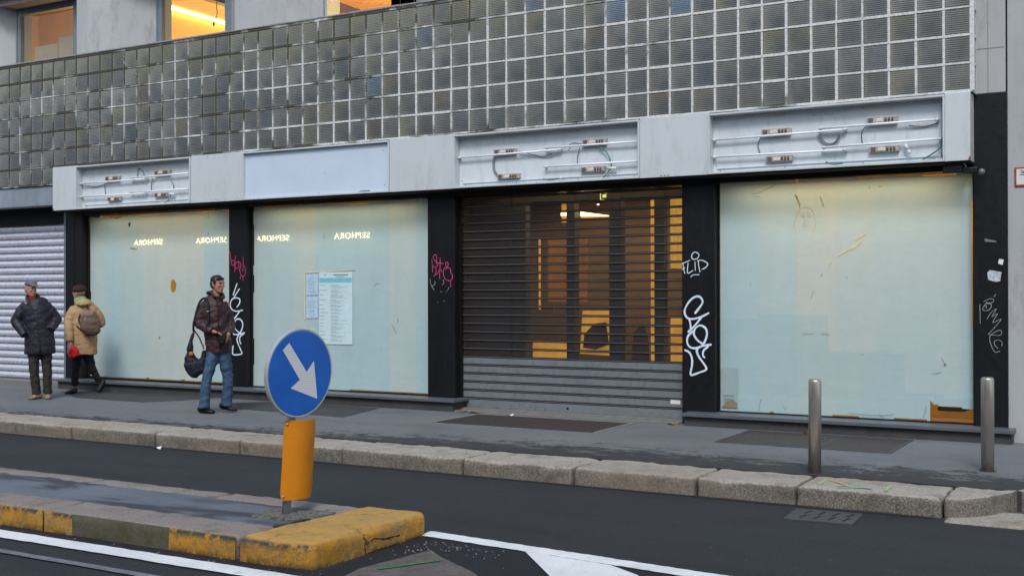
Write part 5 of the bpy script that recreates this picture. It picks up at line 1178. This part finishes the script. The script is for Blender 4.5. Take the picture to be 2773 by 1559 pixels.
u = MB(); u.ell(P(0, .022, .062), (.083, .096, .066), .72); u.ell(P(0, .05, .01), (.080, .072, .080), .72); u.ell(P(-.068, .0, .035), (.014, .035, .045), .72); u.ell(P(.068, .0, .035), (.014, .035, .045), .72); u.loft([(*P(-.055, -.060, .072), .018, .018), (*P(-.01, -.072, .082), .020, .020), (*P(.05, -.060, .075), .016, .016)], 8, 3); u.build('hair', M['black_hair'], p, voxel=.006, smooth=1, fold=.006)
u = MB()
u.loft(puff([(.035, 0, .775, .175, .135), (.025, 0, .9, .175, .14), (.0, 0, 1.1, .172, .14), (-.03, 0, 1.28, .182, .135), (-.035, 0, 1.38, .17, .12), (-.03, 0, 1.445, .12, .095), (-.015, 0, 1.50, .08, .082)], .2, .02), 26)
u.loft(puff([(-.135, 0, 1.395, .062, .075), (-.205, .01, 1.27, .072, .073), (-.235, .0, 1.15, .070, .070), (-.14, -.10, 1.09, .062, .062), (-.05, -.165, 1.05, .050, .050)], .11, .04), 16)
u.loft(puff([(.085, .02, 1.395, .06, .072), (.165, .05, 1.25, .068, .07), (.19, .05, 1.13, .064, .066), (.185, -.05, 1.06, .058, .058), (.165, -.12, 1.01, .048, .048)], .11, .04), 16)
u.build('jacket', M['brownj'], p, voxel=.009, fold=0.012, smooth=2)
u = MB()
u.loft([(-.10, .05, 1.53, .03, .05), (-.055, -.03, 1.52, .02, .06), (-.005, -.085, 1.46, .018, .05)], 10, 4); u.loft([(.07, .04, 1.51, .02, .05), (.09, -.03, 1.49, .02, .055), (.07, -.09, 1.44, .018, .045)], 10, 4); u.loft([(-.10, .05, 1.52, .03, .04), (-.01, .09, 1.54, .03, .035), (.07, .05, 1.51, .03, .04)], 10, 4, ref=(0, 0, 1)); u.build('collar', M['brownj'], p, voxel=.008)
u = MB(); u.loft([(.035, -.15, 1.44, .006, .004), (.025, -.155, 1.1, .006, .004), (.05, -.15, .80, .006, .004)], 8, 3); u.build('zip', M['blackm'], p)
u = MB(); u.loft([(.03, 0, .88, .155, .115), (.03, 0, .76, .15, .115)], 16)
u.loft([(-.035, 0, .84, .095, .11), (-.07, -.01, .66, .088, .10), (-.125, -.02, .45, .070, .08), (-.15, -.01, .25, .066, .078), (-.165, .0, .07, .078, .088)], 16, 4)
u.loft([(.09, 0, .84, .095, .11), (.115, .01, .66, .088, .10), (.15, .02, .46, .072, .082), (.15, .05, .27, .068, .08), (.135, .08, .09, .080, .09)], 16, 4); u.build('jeans', M['jeans'], p, voxel=.009, fold=0.012)
u = MB(); shoe(u, (-.235, .05, .0), (-.03, -.09, .0), .048, .085); u.build('shoe', M['shoeb'], p, voxel=.006)
u = MB(); shoe(u, (.05, .12, .035), (.27, .0, .015), .048, .08); u.build('shoe', M['shoeb'], p, voxel=.006)
u = MB(); hand(u, (.0, -.185, 1.03), (.8, -.1, -.6), 1.0, 1.12, side=-1); hand(u, (.13, -.17, .99), (-.3, -.4, -.85), 1.0, 1.12, side=1, up=(1, 0, 0)); u.ell((.075, -.20, .95), (.06, .035, .06)); u.build('gloves', M['glove'], p, voxel=.006)
t = thing('shoulder_bag', 'dark navy shoulder bag hanging from the walking man in the brown jacket', 'bag', p.location, p.rotation_euler.z); t.scale = (.93, 1, 1)
u = MB(); u.loft([(-.36, .03, .80, .03, .05), (-.345, .02, .70, .085, .06), (-.315, .01, .62, .12, .07), (-.27, .0, .545, .11, .06), (-.22, .0, .485, .05, .03)], 20, 4, ref=(0, 1, 0))
u.loft([(-.30, .02, 1.03, .018, .025), (-.335, .02, .93, .03, .04), (-.355, .02, .80, .05, .05)], 12, 3); u.loft([(-.165, .0, .80, .022, .05), (-.17, .0, .70, .05, .06), (-.21, 0, .58, .09, .07), (-.23, 0, .50, .05, .04)], 14, 3)
u.build('bag_body', M['bagd'], t, voxel=.008, fold=0.01)
u = MB(); u.tube([(-.30, .0, 1.04), (-.30, -.05, 1.15), (-.23, .0, 1.40), (-.15, -.05, 1.465), (-.11, -.135, 1.38), (-.105, -.155, 1.2), (-.13, -.16, 1.1)], .015); u.tube([(-.17, .0, .82), (-.22, .02, .95), (-.29, .02, 1.05)], .009); u.build('strap', M['bagd'], t)
u = MB(); u.ell((-.335, -.055, .765), (.03, .008, .028)); u.ell((-.18, -.055, .865), (.016, .01, .022)); u.build('patch', M['orange'], t)
u = MB(); u.ell((-.115, -.182, 1.30), (.018, .006, .006)); u.build('buckle', M['zinc'], t)
